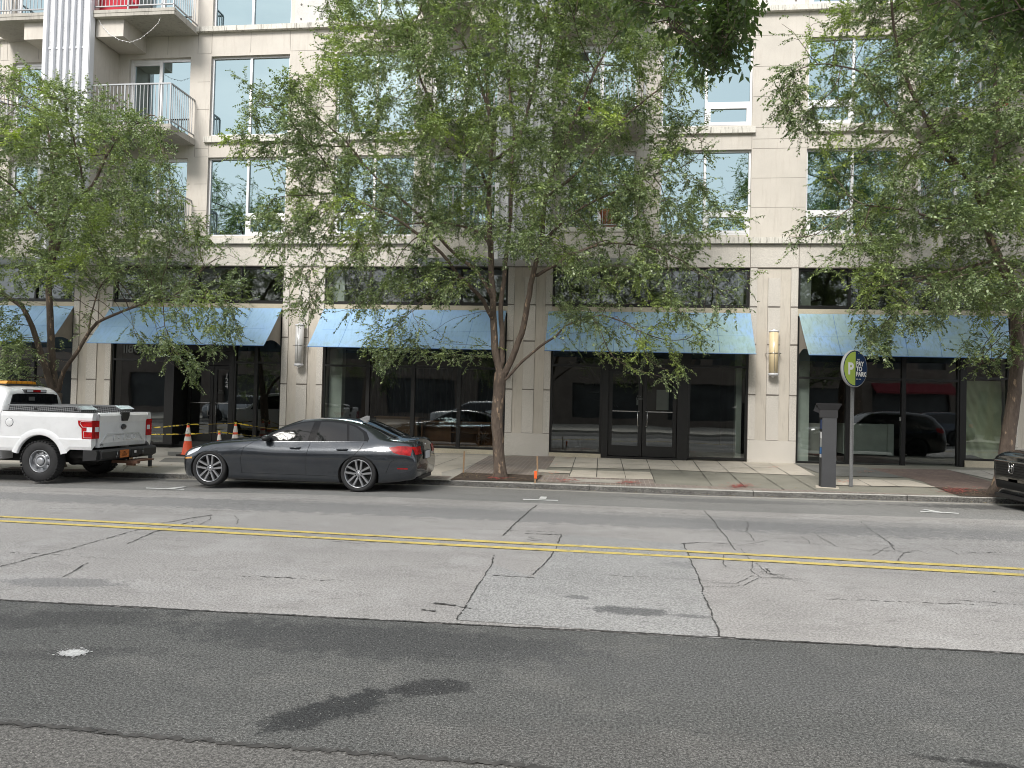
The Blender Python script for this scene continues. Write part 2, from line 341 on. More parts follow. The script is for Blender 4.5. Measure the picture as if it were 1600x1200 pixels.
for k, p in enumerate([[(1158, 858), (1166, 868), (1176, 880), (1173, 892), (1190, 904), (1215, 903), (1258, 906)], [(1182, 880), (1190, 888), (1200, 897), (1222, 903)], [(1100, 917), (1140, 918), (1162, 915), (1186, 904)], [(1104, 911), (1150, 912), (1178, 900)],
    [(1178, 845), (1172, 835), (1164, 832), (1170, 822), (1166, 815)], [(1172, 850), (1185, 848), (1200, 845)], [(1345, 815), (1362, 830), (1378, 840), (1396, 853)], [(1396, 853), (1380, 858), (1366, 868)], [(1388, 846), (1398, 860), (1412, 864), (1404, 876), (1396, 882)], [(1412, 864), (1432, 860), (1450, 866)],
    [(1250, 838), (1262, 845), (1266, 850), (1280, 851)], [(1272, 832), (1284, 842), (1300, 850), (1306, 854)], [(1472, 856), (1485, 860), (1498, 868)], [(1215, 903), (1250, 909), (1275, 914)], [(1130, 868), (1130, 880), (1134, 886)], [(300, 812), (330, 805), (328, 812), (300, 826)], [(520, 846), (560, 850), (600, 846)],
    [(1198, 888), (1206, 898), (1232, 902)], [(1110, 852), (1150, 853), (1180, 850)], [(1220, 846), (1290, 852), (1360, 862)], [(366, 806), (372, 812), (370, 820)]]): ribbon(mb, px(*p), .0085, seed=k+700, amp=.006, sub=.02, dz=.0065, taper=False, broken=.1)
for a in [(1185, 895, 2, .12), (1400, 862, 3, .14), (845, 845, 2, .1)]: spider(*a)
for k in range(26):                                      # faint cracks along the lanes
    x = rr.uniform(-11, 9); y = rr.choice([10.3, 11.2, 12.4, 12.9, 8.2, 7.4])+rr.uniform(-.4, .4); ribbon(mb, [(x, y), (x+rr.uniform(.4, 1.6), y+rr.uniform(-.12, .12))], .012, seed=k+300, amp=.02, broken=.3)
struct(mb.build('road_crack', m_crack))
mb = MB(); poly = px((713, 969), (742, 925), (768, 882), (835, 903), (862, 870), (880, 836), (960, 841), (1068, 851), (1092, 905), (1110, 960), (1126, 998))
bmv = [(x, y, zg(x, y)+.0035) for x, y in poly]; mb.add(bmv, [tuple(range(len(bmv)))]); struct(mb.build('road_patch', m_patch))
# painted markings
m_yellow = M('yellow_road_paint', (.68, .53, .155), .7, var=.10, vs=5, grain=.16, gs=70, tint=((.40, .33, .16), 7))
y1a, y1b = P2(0, 807.5), P2(1600, 889.5); y2a, y2b = P2(0, 814.5), P2(1600, 899)
def yline(a, b, name):
    mb = MB(); wd = .060; xs = np.arange(-50, 50, .25)
    for i in range(len(xs)-1):
        q = []
        for xx, s in ((xs[i], -1), (xs[i+1], -1), (xs[i+1], 1), (xs[i], 1)):
            yy = a[1]+(b[1]-a[1])*(xx-a[0])/(b[0]-a[0]); yy += s*wd+.012*math.sin(xx*.9)+(.006*math.sin(xx*23.7) if abs(xx) < 14 else 0)*s
            q.append((xx, yy, zg(xx, yy)+.0075))
        mb.add(q, [(0, 1, 2, 3)])
    return struct(mb.build(name, m_yellow))
yline(y1a, y1b, 'lane_line'); yline(y2a, y2b, 'lane_line')
def mark(pts, name='parking_mark', dz=.009):
    mb = MB(); mb.add([(x, y, zg(x, y)+dz) for x, y in px(*pts)], [tuple(range(len(pts)))]); return struct(mb.build(name, m_whitepaint))
mark([(817, 780.2), (872, 782), (872, 783.4), (817, 781.6)]); mark([(842, 780.2), (845, 776.5), (855, 777), (853, 780.6)], dz=.011)
mark([(1438, 799), (1498, 802.2), (1498, 803.5), (1438, 800.3)]); mark([(1440, 796.6), (1452, 797.4), (1478, 802), (1470, 802.4)], dz=.011)
mark([(228, 762.6), (288, 764.8), (288, 765.9), (228, 763.8)]); mark([(258, 764), (286, 761), (292, 761.6), (268, 765)], dz=.011)
mb = MB(); c0 = Vector(P2(115, 1021)); n = 22
for k in range(260):
    g1, g2 = rr.gauss(0, .042), rr.gauss(0, .038); s_ = rr.uniform(.003, .011); t_ = rr.random()*6
    mb.add([(c0.x+g1*1.1+math.cos(t_+i)*s_, c0.y+g2*.9+math.sin(t_+i)*s_, .0064+k*1e-6) for i in (0, 1.2, 2.6, 4.1, 5.2)], [(0, 1, 2, 3, 4)])
mb.add([(c0.x+math.cos(a)*.078*rr.uniform(.8, 1.15), c0.y+math.sin(a)*.060*rr.uniform(.8, 1.15), .006) for a in [2*math.pi*i/n for i in range(n)]], [tuple(range(n))]); struct(mb.build('paint_spot', M('worn_white_paint', (.50, .50, .49), .8, var=.2, vs=20, grain=.2, gs=90)))
# kerb: granite blocks, real step
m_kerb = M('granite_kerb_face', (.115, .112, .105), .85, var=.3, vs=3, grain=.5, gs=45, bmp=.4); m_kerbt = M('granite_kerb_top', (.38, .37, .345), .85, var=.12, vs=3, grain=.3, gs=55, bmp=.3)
mb = MB(); x = -60.0
while x < 60:
    ln = rr.uniform(2.2, 3.4); j = .006; x2 = x+ln-.012; a, b = rr.uniform(-j, j), rr.uniform(-j, j)
    zt = lambda xx: zg(xx, 16.06)
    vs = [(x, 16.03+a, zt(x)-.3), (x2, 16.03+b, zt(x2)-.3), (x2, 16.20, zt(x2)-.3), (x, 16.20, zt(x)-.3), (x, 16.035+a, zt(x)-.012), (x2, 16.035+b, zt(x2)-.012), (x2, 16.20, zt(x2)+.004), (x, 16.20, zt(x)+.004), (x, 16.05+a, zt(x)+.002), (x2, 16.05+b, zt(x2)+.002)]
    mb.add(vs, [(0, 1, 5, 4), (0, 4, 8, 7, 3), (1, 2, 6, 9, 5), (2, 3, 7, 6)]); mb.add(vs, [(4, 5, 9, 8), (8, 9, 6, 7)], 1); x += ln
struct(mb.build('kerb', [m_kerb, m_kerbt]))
# pavement: base sheet plus paving fields, each its own level
m_walk = M('dark_mossy_concrete', (.25, .24, .20), .9, var=.16, vs=1.2, grain=.14, gs=70, bmp=.2, tint=((.26, .25, .21), 1.5))
gridsheet('sidewalk', -60, 60, [16.19, 17, 18, 20, 22.6], m_walk, nx=240)
m_slab = M('pale_concrete_slab', (.56, .51, .435), .9, var=.10, vs=2.2, grain=.10, gs=70, bmp=.15, tint=((.45, .41, .34), 1.1))
m_slabg = M('grey_concrete_slab', (.44, .415, .37), .9, var=.14, vs=1.6, grain=.10, gs=70, bmp=.15, tint=((.34, .32, .28), 1.6))
m_slabd = M('dark_concrete_band', (.17, .168, .155), .9, var=.14, vs=1.6, grain=.12, gs=70, bmp=.15)
def brickmat(name, c1, c2, mo):
    m, nt, b = newmat(name); b.inputs['Roughness'].default_value = .85
    v = pos(nt); br = nt.nodes.new('ShaderNodeTexBrick'); br.inputs['Scale'].default_value = 1.0; br.inputs['Brick Width'].default_value = .21; br.inputs['Row Height'].default_value = .105; br.inputs['Mortar Size'].default_value = .007
    br.inputs['Color1'].default_value = (*c1, 1); br.inputs['Color2'].default_value = (*c2, 1); br.inputs['Mortar'].default_value = (*mo, 1); br.inputs['Bias'].default_value = -.1
    mpn = nt.nodes.new('ShaderNodeMapping'); mpn.inputs['Rotation'].default_value = (0, 0, R(90)); nt.links.new(v, mpn.inputs['Vector']); nt.links.new(mpn.outputs[0], br.inputs['Vector'])
    c = mixrgb(nt, noise(nt, v, 1.5, 4, .6, .35, .7), br.outputs['Color'], mixrgb(nt, 1, br.outputs['Color'], (1.25, 1.22, 1.15), 'MULTIPLY')); nt.links.new(c, b.inputs['Base Color'])
    bump(nt, b, br.outputs['Fac'], -.4, .004); return m
m_brick = brickmat('grey_brick_paver', (.215, .175, .16), (.26, .225, .20), (.33, .30, .27)); m_brick2 = brickmat('red_brown_brick_paver', (.16, .115, .10), (.20, .15, .13), (.12, .10, .09))
def field(name, pts, m, dz):
    mb = MB(); q = px(*pts); n = len(q)
    cx = sum(p[0] for p in q)/n; vs = []
    # split long polygons into strips so that they follow the falling pavement
    xs0, xs1 = min(p[0] for p in q), max(p[0] for p in q); bmx = bmesh.new(); vv = [bmx.verts.new((p[0], p[1], 0)) for p in q]; bmx.faces.new(vv)
    k = 1
    while xs0+k < xs1: bmesh.ops.bisect_plane(bmx, geom=bmx.verts[:]+bmx.edges[:]+bmx.faces[:], plane_co=(xs0+k, 0, 0), plane_no=(1, 0, 0)); k += 1
    for v in bmx.verts: v.co.z = zg(v.co.x, max(v.co.y, 16.06))+dz
    me = bpy.data.meshes.new(name); bmx.normal_update()
    for f in bmx.faces:
        if f.normal.z < 0: f.normal_flip()
    bmx.to_mesh(me); bmx.free(); me.materials.append(m); o = bpy.data.objects.new(name, me); C.objects.link(o); return struct(o)
field('paving_slab', [(175, 742), (300, 746.5), (560, 752), (700, 754), (728, 738), (760, 727.5), (800, 712), (640, 700), (430, 694), (240, 690), (0, 682), (-160, 730)], m_slabg, .004)
field('paving_slab', [(620, 708), (760, 712), (765, 712), (748, 722), (730, 729), (690, 738), (690, 752), (560, 749), (430, 742)], m_slab, .007)
field('paving_slab', [(258, 716), (292, 716), (292, 723), (248, 722)], m_slabd, .008)
field('paving_slab', [(262, 706), (330, 708), (310, 716), (262, 712)], m_slabd, .010)
field('brick_paving', [(765, 712.5), (868, 713.5), (858, 730), (842, 744), (722, 738.5), (745, 723)], m_brick, .008)
field('brick_paving', [(661, 744), (706, 744.5), (698, 751.5), (650, 750)], m_brick, .012)
field('brick_paving', [(848, 742), (890, 742), (1020, 748), (1022, 756), (1280, 767), (1450, 777), (1450, 781), (1280, 772), (1022, 761.5), (838, 757)], m_brick, .006)
field('brick_paving', [(1352, 732), (1480, 734), (1560, 756), (1640, 764), (1640, 772), (1462, 762), (1440, 752)], m_brick2, .007)
field('paving_slab', [(868, 713.8), (1040, 715), (1240, 724), (1274, 744), (1150, 739), (1055, 735), (858, 730)], m_slab, .010)
field('paving_slab', [(895, 735), (1015, 738), (1023, 750), (888, 746)], m_slab, .012)
field('paving_slab', [(838, 734), (893, 737), (890, 740.5), (832, 738.5)], m_slab, .014)
field('paving_slab', [(885, 748), (972, 751), (972, 756), (878, 753)], m_slabg, .014)
field('paving_slab', [(1240, 725), (1350, 731), (1415, 747), (1290, 744)], m_slabd, .013)
field('paving_slab', [(1302, 749), (1420, 751), (1462, 762), (1306, 759)], m_slab, .015)
field('paving_slab', [(1478, 734), (1640, 738), (1640, 756), (1555, 751)], m_slabg, .012)
m_soil = M('bark_mulch', (.075, .052, .038), .95, var=.5, vs=9, grain=.6, gs=40, bmp=1.0)
field('tree_pit_soil', [(722, 739.5), (848, 743.5), (838, 757), (703, 751.5)], m_soil, .016)
field('tree_pit_soil', [(1462, 762), (1640, 770), (1640, 783), (1500, 777)], m_soil, .014)
field('tree_pit_soil', [(20, 730), (150, 735), (140, 744), (0, 740)], m_soil, .014)
m_jl = M('slab_joint', (.09, .085, .075), .95)
mb = MB()
for a, b in [((900, 714), (889, 746)), ((934, 715), (932, 747)), ((969, 715), (978, 749)), ((1009, 716), (1024, 756)), ((1046, 717), (1066, 740)), ((1081, 718), (1112, 760)), ((1118, 719.5), (1165, 763)), ((1158, 722), (1225, 766)), ((1201, 724), (1275, 767)), ((862, 722), (1250, 733)), ((1340, 750), (1362, 761)), ((1378, 751), (1406, 762)),
    ((560, 705), (440, 740)), ((724, 713), (650, 740)), ((690, 711), (570, 748)), ((560, 722), (760, 726)), ((1505, 742), (1640, 750)), ((1530, 735), (1575, 752)), ((180, 712), (290, 714)), ((230, 700), (190, 741))]:
    ribbon(mb, px(a, b), .016, dz=.019, amp=.002, seed=int(a[0]), taper=False, sub=.4)
struct(mb.build('slab_joint', m_jl))
m_spray = M('red_spray_paint', (.42, .10, .085), .9, var=.3, vs=9, grain=.4, gs=60); m_spray2 = M('orange_spray_paint', (.75, .22, .12), .9, var=.3, grain=.3, gs=60)
def splash(cx, cy, rx, ry, n, m, dz=.024):
    mb = MB()
    for k in range(n):
        x, y = P2(cx+rr.gauss(0, rx*.5), cy+rr.gauss(0, ry*.5)); y = max(y, 16.22); w = rr.uniform(.01, .05); h = rr.uniform(.008, .025); nn = 7; t = rr.random()*6
        mb.add([(x+math.cos(t+2*math.pi*i/nn)*w*rr.uniform(.6, 1.2), y+math.sin(t+2*math.pi*i/nn)*h*rr.uniform(.6, 1.2), zg(x, y)+dz+k*.00003) for i in range(nn)], [tuple(range(nn))])
    return struct(mb.build('spray_mark', m))
splash(1155, 760, 22, 3.5, 160, m_spray); splash(980, 755, 20, 3, 90, m_spray); splash(885, 752, 22, 3, 70, m_spray); splash(1495, 768, 28, 5, 170, m_spray, .028); splash(778, 748, 18, 2.5, 80, m_spray, .03)
splash(860, 740, 14, 3, 14, m_spray2); splash(865, 722, 12, 5, 6, m_spray2); splash(1350, 738, 14, 2, 16, m_spray2); splash(1320, 753, 12, 3, 18, m_spray2); splash(887, 717, 3, 1, 5, m_spray2); splash(1210, 731, 8, 2, 8, m_spray2)
mb = MB(); ra = random.Random(9)
for k in range(1100):                                     # fallen leaves and grit
    if k < 420: X, Y = ra.uniform(-12, 10), 15.98-abs(ra.gauss(0, .12))
    elif k < 800: X, Y = ra.uniform(-12, 10), ra.uniform(16.3, 21)
    else: X, Y = ra.choice([ra.uniform(-3.4, -1.2), ra.uniform(7, 9.5)]), ra.uniform(16.3, 17.3)
    a = ra.random()*6.28; l = ra.uniform(.008, .022); z = zg(X, Y)+.022
    mb.add([(X+math.cos(a)*l, Y+math.sin(a)*l, z), (X-math.sin(a)*l*.5, Y+math.cos(a)*l*.5, z+.006), (X-math.cos(a)*l, Y-math.sin(a)*l, z), (X+math.sin(a)*l*.5, Y-math.cos(a)*l*.5, z+.003)], [(0, 1, 2, 3)])
props(mb.build('leaf_litter', M('dry_leaves', (.36, .29, .16), .8, var=.5, vs=20)), 'scattered small dry leaves and grit along the kerb and pavement', 'leaf litter', None, 'stuff')
# our own side of the street (seen in the shop glass)
mb = MB(); mb.box(-60, 60, -12, .6, -.4, .12); mb.box(-60, 60, .6, .76, -.4, .125); struct(mb.build('near_sidewalk', m_slabg))
# ============================================================ APARTMENT BUILDING
bld = empty('apartment_building', (0, 22.2, .1), 'long beige precast apartment building with glazed shops below and balconies above', 'building')
def bpart(mb, name, mats, parent=None):
    o = mb.build(name, mats); o.parent = parent or bld
    if parent is None: o.matrix_parent_inverse = Matrix.Translation((0, -22.2, -.1))
    return o
def under(par, o):                                       # a sub-part of a building part, built in world coordinates
    o.parent = par; return o
PW = 6.87; CX = {k: -2.30+PW*(k-2) for k in range(-1, 6)}; YF = 22.2
ODD = [0, 2, 4]; EVEN = [-1, 1, 3, 5]                     # 0,2,4 carry balcony towers; 1,3,5 have a window each side
XL, XR = CX[-1]-3.4, CX[5]+3.4
def wall(mb, x0, x1, z0, z1, y0, y1, holes, mi=0):
    xs = sorted({x0, x1, *[h[0] for h in holes], *[h[1] for h in holes]}); zs = sorted({z0, z1, *[h[2] for h in holes], *[h[3] for h in holes]})
    def solid(i, j):
        if not (0 <= i < len(xs)-1 and 0 <= j < len(zs)-1): return False
        cx, cz = (xs[i]+xs[i+1])/2, (zs[j]+zs[j+1])/2
        return not any(h[0] < cx < h[1] and h[2] < cz < h[3] for h in holes)
    for i in range(len(xs)-1):
        for j in range(len(zs)-1):
            if not solid(i, j): continue
            a, b, c, d = xs[i], xs[i+1], zs[j], zs[j+1]
            mb.quad((a,y0,c),(b,y0,c),(b,y0,d),(a,y0,d), mi); mb.quad((a,y1,c),(a,y1,d),(b,y1,d),(b,y1,c), mi)
            if not solid(i-1, j): mb.quad((a,y0,c),(a,y0,d),(a,y1,d),(a,y1,c), mi)
            if not solid(i+1, j): mb.quad((b,y0,c),(b,y1,c),(b,y1,d),(b,y0,d), mi)
            if not solid(i, j-1): mb.quad((a,y0,c),(a,y1,c),(b,y1,c),(b,y0,c), mi)
            if not solid(i, j+1): mb.quad((a,y0,d),(b,y0,d),(b,y1,d),(a,y1,d), mi)
FL = [(6.57, 9.0), (9.68, 12.15), (13.05, 15.4)]         # window heights per storey
SL = [6.30, 9.43, 12.87]                                  # slab / ledge undersides
wins, doors = [], []
for k in EVEN:
    for f, (a, b) in enumerate(FL):
        for s in (-1, 1):
            x0, x1 = (CX[k]-3.22, CX[k]-.68) if s < 0 else (CX[k]+.82, CX[k]+3.32)
            wins.append((x0, x1, a, b, k, f, s))
for k in ODD:
    for f, (a, b) in enumerate(FL):
        for s in (-1, 1):
            x0, x1 = (CX[k]-3.1, CX[k]-1.05) if s < 0 else (CX[k]+.92, CX[k]+2.97)
            doors.append((x0, x1, SL[f]+.20, b, k, f, s))
mb = MB(); wall(mb, XL, XR, 6.31, 16.3, YF, YF+.35, [w[:4] for w in wins+doors]); wallmb = mb
# roofless top closed off above the picture
mb = MB(); mb.box(XL-.1, XR+.1, YF-.1, YF+12, 16.3, 16.6); mb.box(XL, XL+.3, YF+.36, YF+12, .2, 16.29); mb.box(XR-.3, XR, YF+.36, YF+12, .2, 16.29); mb.box(XL+.3, XR-.3, YF+11.7, YF+12, .2, 16.29); bpart(mb, 'roof', m_concrete)
mb = MB()                                                 # floors and dim rooms behind the upper windows
for z in (6.0, 9.3, 12.7): mb.box(XL+.31, XR-.31, YF+.37, YF+6, z, z+.15)
mb.box(XL+.31, XR-.31, YF+6, YF+6.1, 5.9, 16.28)
for k in range(-1, 6):
    mb.box(CX[k]-.08, CX[k]+.08, YF+.37, YF+5.99, 6.16, 16.28)
bpart(mb, 'room_interior', m_doorint)
# joints
mb = MB()
def hj(x0, x1, z, y=YF): mb.box(x0, x1, y-.002, y+.02, z-.005, z+.005)
def vj(x, z0, z1, y=YF): mb.box(x-.005, x+.005, y-.0025, y+.02, z0, z1)
for k in EVEN:
    a, b = CX[k]-.66, CX[k]+.80
    for z in (7.35, 8.18, 9.02, 9.29, 9.62, 10.5, 11.36, 12.24): hj(a, b, z)
    for f in (0, 1): 
        z0, z1 = (9.02, 9.42) if f == 0 else (12.24, 12.86)
        for x in (CX[k]-3.22, CX[k]-1.95, CX[k]-.68, CX[k]+.82, CX[k]+2.1, CX[k]+3.32): vj(x, z0, z1)
    for s0, s1 in ((CX[k]-3.65, CX[k]-3.24), (CX[k]+3.34, CX[k]+3.65)):
        for z in (7.35, 8.18, 9.02, 9.29, 10.5, 11.36, 12.24): hj(s0, s1, z)
for k in ODD:
    for x in (CX[k]-2.2, CX[k]+2.2, CX[k]-3.3, CX[k]+3.2): vj(x, 12.24, 12.86); vj(x, 9.02, 9.42)
    for z in (7.35, 8.18, 10.5, 11.36): hj(CX[k]+.7, CX[k]+.9, z); hj(CX[k]-1.03, CX[k]-.8, z)
wallmb.add(mb.v, mb.f, 1); bpart(wallmb, 'upper_wall', [m_upper, m_joint])
# window units
def window(x0, x1, z0, z1, k, f, s):
    fr = MB(); y0, y1 = YF+.10, YF+.17; t = .055; mx = (x0+x1)/2
    hop = (k in (3, 5)) or (k == 1 and f == 0)
    fr.box(x0, x0+t, y0, y1, z0, z1); fr.box(x1-t, x1, y0, y1, z0, z1); fr.box(x0+t, x1-t, y0, y1, z1-t, z1); fr.box(x0+t, x1-t, y0, y1, z0, z0+t)
    fr.box(mx-.035, mx+.035, y0-.01, y1, z0+t, z1-t)
    fr.box(x0+t, x1-t, y1, y1+.02, z1-t-.12, z1-t)       # blind box
    inner_right = (s < 0) if k != 1 else True             # the opening light sits next to the pier
    if k == 1: inner_right = s < 0
    hx0, hx1 = (mx+.035, x1-t) if inner_right else (x0+t, mx-.035)
    if hop:
        fr.box(hx0, hx1, y0-.004, y1, z0+.62, z0+.72)
        for q in ((hx0, hx0+.09, z0+t, z0+.62), (hx1-.09, hx1, z0+t, z0+.62), (hx0+.09, hx1-.09, z0+t, z0+t+.09), (hx0+.09, hx1-.09, z0+.53, z0+.62)): fr.box(q[0], q[1], y0-.012, y1-.02, q[2], q[3])
    w = bpart(fr, 'window', m_white)
    p = MB(); p.quad((x0+t, y0+.045, z0+t), (x1-t, y0+.045, z0+t), (x1-t, y0+.045, z1-t), (x0+t, y0+.045, z1-t)); under(w, p.build('pane', m_upglass))
    sh = rr.random()
    if sh > .45:                                          # roller blinds and curtains inside
        bmq = MB(); h = rr.uniform(.3, 1.7) if sh < .8 else z1-z0-.15
        bmq.box(x0+.08, mx-.03, y1+.05, y1+.06, z1-.1-h, z1-.1)
        if sh > .7: bmq.box(mx+.03, x1-.08, y1+.05, y1+.06, z1-.1-h*.8, z1-.1)
        under(w, bmq.build('blind', m_blind))
    if f == 0 and k == 1 and s < 0:
        bmq = MB(); bmq.box(x0+.75, x1-1.28, y1+.04, y1+.10, z0+.06, z0+.6); under(w, bmq.build('purple_screen', M('purple_cloth', (.16, .11, .20), .9)))
m_panel = M('raw_concrete_panel', (.58, .57, .55), .9, var=.08, vs=2, grain=.06, gs=30, bmp=.2)
m_blind = M('pale_blind', (.40, .45, .45), .9, var=.08)
for w in wins:
    if w[4] in (1, 3, 5) or w[4] == -1: window(*w)
def bdoor(x0, x1, z0, z1, k, f, s):
    fr = MB(); y0, y1 = YF+.10, YF+.18; t = .06; mx = (x0+x1)/2
    fr.box(x0, x0+t, y0, y1, z0, z1); fr.box(x1-t, x1, y0, y1, z0, z1); fr.box(x0+t, x1-t, y0, y1, z1-t*1.6, z1); fr.box(x0+t, x1-t, y0, y1, z0, z0+.08); fr.box(mx-.05, mx+.05, y0-.015, y1, z0+.08, z1-t*1.6)
    fr.box(x0+t, x0+t+.07, y0+.02, y1+.02, z0+.08, z1-t*1.6); fr.box(x0+t+.07, mx-.05, y0+.02, y1+.02, z1-t*1.6-.08, z1-t*1.6)
    w = bpart(fr, 'balcony_door', m_white)
    p = MB(); p.quad((x0+t, y0+.055, z0+.08), (mx-.05, y0+.055, z0+.08), (mx-.05, y0+.055, z1-.1), (x0+t, y0+.055, z1-.1)); p.quad((mx+.05, y0+.03, z0+.08), (x1-t, y0+.03, z0+.08), (x1-t, y0+.03, z1-.1), (mx+.05, y0+.03, z1-.1))
    under(w, p.build('pane', m_upglass))
for d in doors: bdoor(*d)
# ledges and sills
for k in EVEN:
    mb = MB(); mb.box(CX[k]-3.68, CX[k]+3.66, YF-.12, YF-.001, 6.315, 6.48); bpart(mb, 'ledge', m_ledge)
    for a, b in ((CX[k]-3.35, CX[k]-.60), (CX[k]+.72, CX[k]+3.45)): mb = MB(); mb.box(a, b, YF-.10, YF+.08, 9.45, 9.62); bpart(mb, 'window_sill', m_ledge)
    mb = MB(); mb.box(CX[k]-3.68, CX[k]+3.66, YF-.14, YF+.08, 12.88, 13.03); bpart(mb, 'ledge', m_ledge)
    mb = MB(); mb.box(CX[k]-.55, CX[k]+.70, YF-.02, YF-.003, 13.04, 15.6); bpart(mb, 'concrete_panel', m_panel)
mb = MB()
for k in EVEN:
    for a in (-.35, .45):
        for z in (13.2, 13.65, 14.6): mb.lathe([(.0001, 0), (.028, 0), (.028, .012)], 10, T=Matrix.Translation((CX[k]+a, YF-.021, z)) @ Matrix.Rotation(R(90), 4, 'X'))
bpart(mb, 'panel_tie_hole', m_joint)
# balconies
YB = 20.85
for k in ODD:
    tc_ = CX[k]-.13
    for f, z in enumerate(SL):
        for s in (-1, 1):
            x0, x1 = (CX[k]-3.25, tc_-.72) if s < 0 else (tc_+.72, CX[k]+3.2)
            if f == 0:
                sl = MB(); sl.box(x0, x1, YB-.03, YF-.002, 6.37, 6.50); par = bpart(sl, 'balcony', m_ledge)
            else:
                sl = MB()
                sl.prism([(x0, YF-.002), (x1, YF-.002), (x1, YB), (x0, YB)], z-.05, z+.14, 'z')
                sl.box(x0-.012, x1+.012, YB-.012, YB+.10, z+.05, z+.142)
                par = bpart(sl, 'balcony', m_concrete)
            zt, zb = z+1.38, z+.26
            r = MB(); y = YB+.06; xe = x1-.06 if s > 0 else x0+.06; xi = x0+.03 if s > 0 else x1-.03
            xa, xb = min(xe, xi), max(xe, xi)
            r.box(xa, xb, y-.022, y+.022, zt-.04, zt); r.box(xa, xb, y-.02, y+.02, zb, zb+.03)
            r.box(xe-.022, xe+.022, y+.022, YF-.01, zt-.04, zt); r.box(xe-.02, xe+.02, y+.02, YF-.01, zb, zb+.03)
            nb = int((xb-xa)/.118)
            for i in range(nb+1):
                X = xa+(xb-xa)*i/nb; w_ = .020 if i % 9 == 0 or i == nb else .0085
                r.box(X-w_, X+w_, y-w_, y+w_, (z+.14 if i % 9 == 0 or i == nb else zb+.03), zt-.04)
            nb = 11
            for i in range(1, nb): Y = y+(YF-y)*i/nb; r.box(xe-.0085, xe+.0085, Y-.0085, Y+.0085, zb+.03, zt-.04)
            under(par, r.build('railing', m_rail))
            if f == 2:
                b_ = MB(); xq = (tc_+.74) if s > 0 else (tc_-1.62); b_.box(xq, xq+.88, YB+.18, YF-.003, z-.57, z-.051); under(par, b_.build('soffit_beam', m_upper))
    # projecting fascia below the lowest balcony
    mb = MB(); x0, x1 = CX[k]-3.25, CX[k]+3.2
    mb.box(x0, tc_-.73, YB, YF-.002, 5.66, 6.365); mb.box(tc_+.73, x1, YB, YF-.002, 5.66, 6.365); mb.box(tc_-.73, tc_+.73, YB+.2, YF-.002, 5.66, 6.365)
    bpart(mb, 'balcony_fascia', m_speckle)
    # ribbed tower between the balconies
    mb = MB(); mb.box(tc_-.70, tc_+.70, YB+.02, YF-.004, 6.52, 16.2); tw = bpart(mb, 'balcony_tower', [m_upper])
    mb = MB(); mb.box(tc_-.70, tc_+.70, YB-.03, YB+.016, 5.64, 16.2); under(tw, mb.build('perforated_panel', m_perf))
    mb = MB()
    for dx, w_ in ((-.69, .055), (-.42, .03), (-.21, .03), (0.0, .03), (.21, .03), (.42, .03), (.66, .085)): mb.box(tc_+dx-w_, tc_+dx+w_, YB-.13, YB-.032, 5.60, 16.2)
    for z in (8.6, 11.9, 14.9):
        for i, dx in enumerate((-.555, -.315, -.105, .105, .315, .51)):
            hw = (.075, .07, .07, .07, .07, .058)[i]; mb.box(tc_+dx-hw, tc_+dx+hw, YB-.05, YB-.031, z-.03, z+.03)
    under(tw, mb.build('white_rib', m_ribwhite))
    mb = MB(); mb.box(tc_+.702, tc_+.76, YB-.10, YB+.10, 5.62, 16.2); mb.box(tc_-.76, tc_-.702, YB-.10, YB+.10, 5.62, 16.2); under(tw, mb.build('edge_trim', m_ribwhite))
# band over the shops
fb = MB(); fb.box(XL, XR, YF-.004, YF+.4, 5.66, 6.298)
mb = MB()
for k in range(-1, 6):
    for dx in (-.66, .66): mb.box(CX[k]+dx-.009, CX[k]+dx+.009, YF-.008, YF+.01, 5.64, 6.297)
mb.box(XL, XR, YF-.015, YF+.01, 5.635, 5.655); fb.add(mb.v, mb.f, 1); bpart(fb, 'fascia_band', [m_speckle, m_joint])
# pillars: plain beige core with raised speckled strips, plinth, recessed marks
for k in range(-1, 6):
    c = CX[k]; g = zg(c, 22.2)-.25; p = MB(); p.box(c-.65, c+.65, YF+.02, YF+.55, g, 5.634); pil = bpart(p, 'pillar', m_precast)
    s_ = MB(); s_.box(c-.65, c+.65, YF-.015, YF+.019, g, .80)
    segs = [(.815, 2.05), (2.09, 3.46), (3.50, 4.52), (4.56, 5.63)]
    for a, b in segs:
        top = b
        s_.box(c-.65, c-.46, YF-.012, YF+.019, a, b); s_.box(c+.46, c+.65, YF-.012, YF+.019, a, b)
        if a < 4.5: s_.box(c-.16, c+.17, YF-.012, YF+.019, a, b)
        else: s_.box(c-.16, c+.17, YF-.012, YF+.019, a, 5.35)
    under(pil, s_.build('speckled_strip', m_speckle))
    j = MB()
    for z in (2.07, 3.48, 4.54, .807):
        for a, b in ((-.65, -.46), (-.16, .17), (.46, .65)): j.box(c+a, c+b, YF-.006, YF+.018, z-.012, z+.012)
    for x in (-.46, -.16, .17, .46): j.box(c+x-.006, c+x+.006, YF+.014, YF+.0195, .81, 5.35)
    under(pil, j.build('pillar_joint', m_joint))
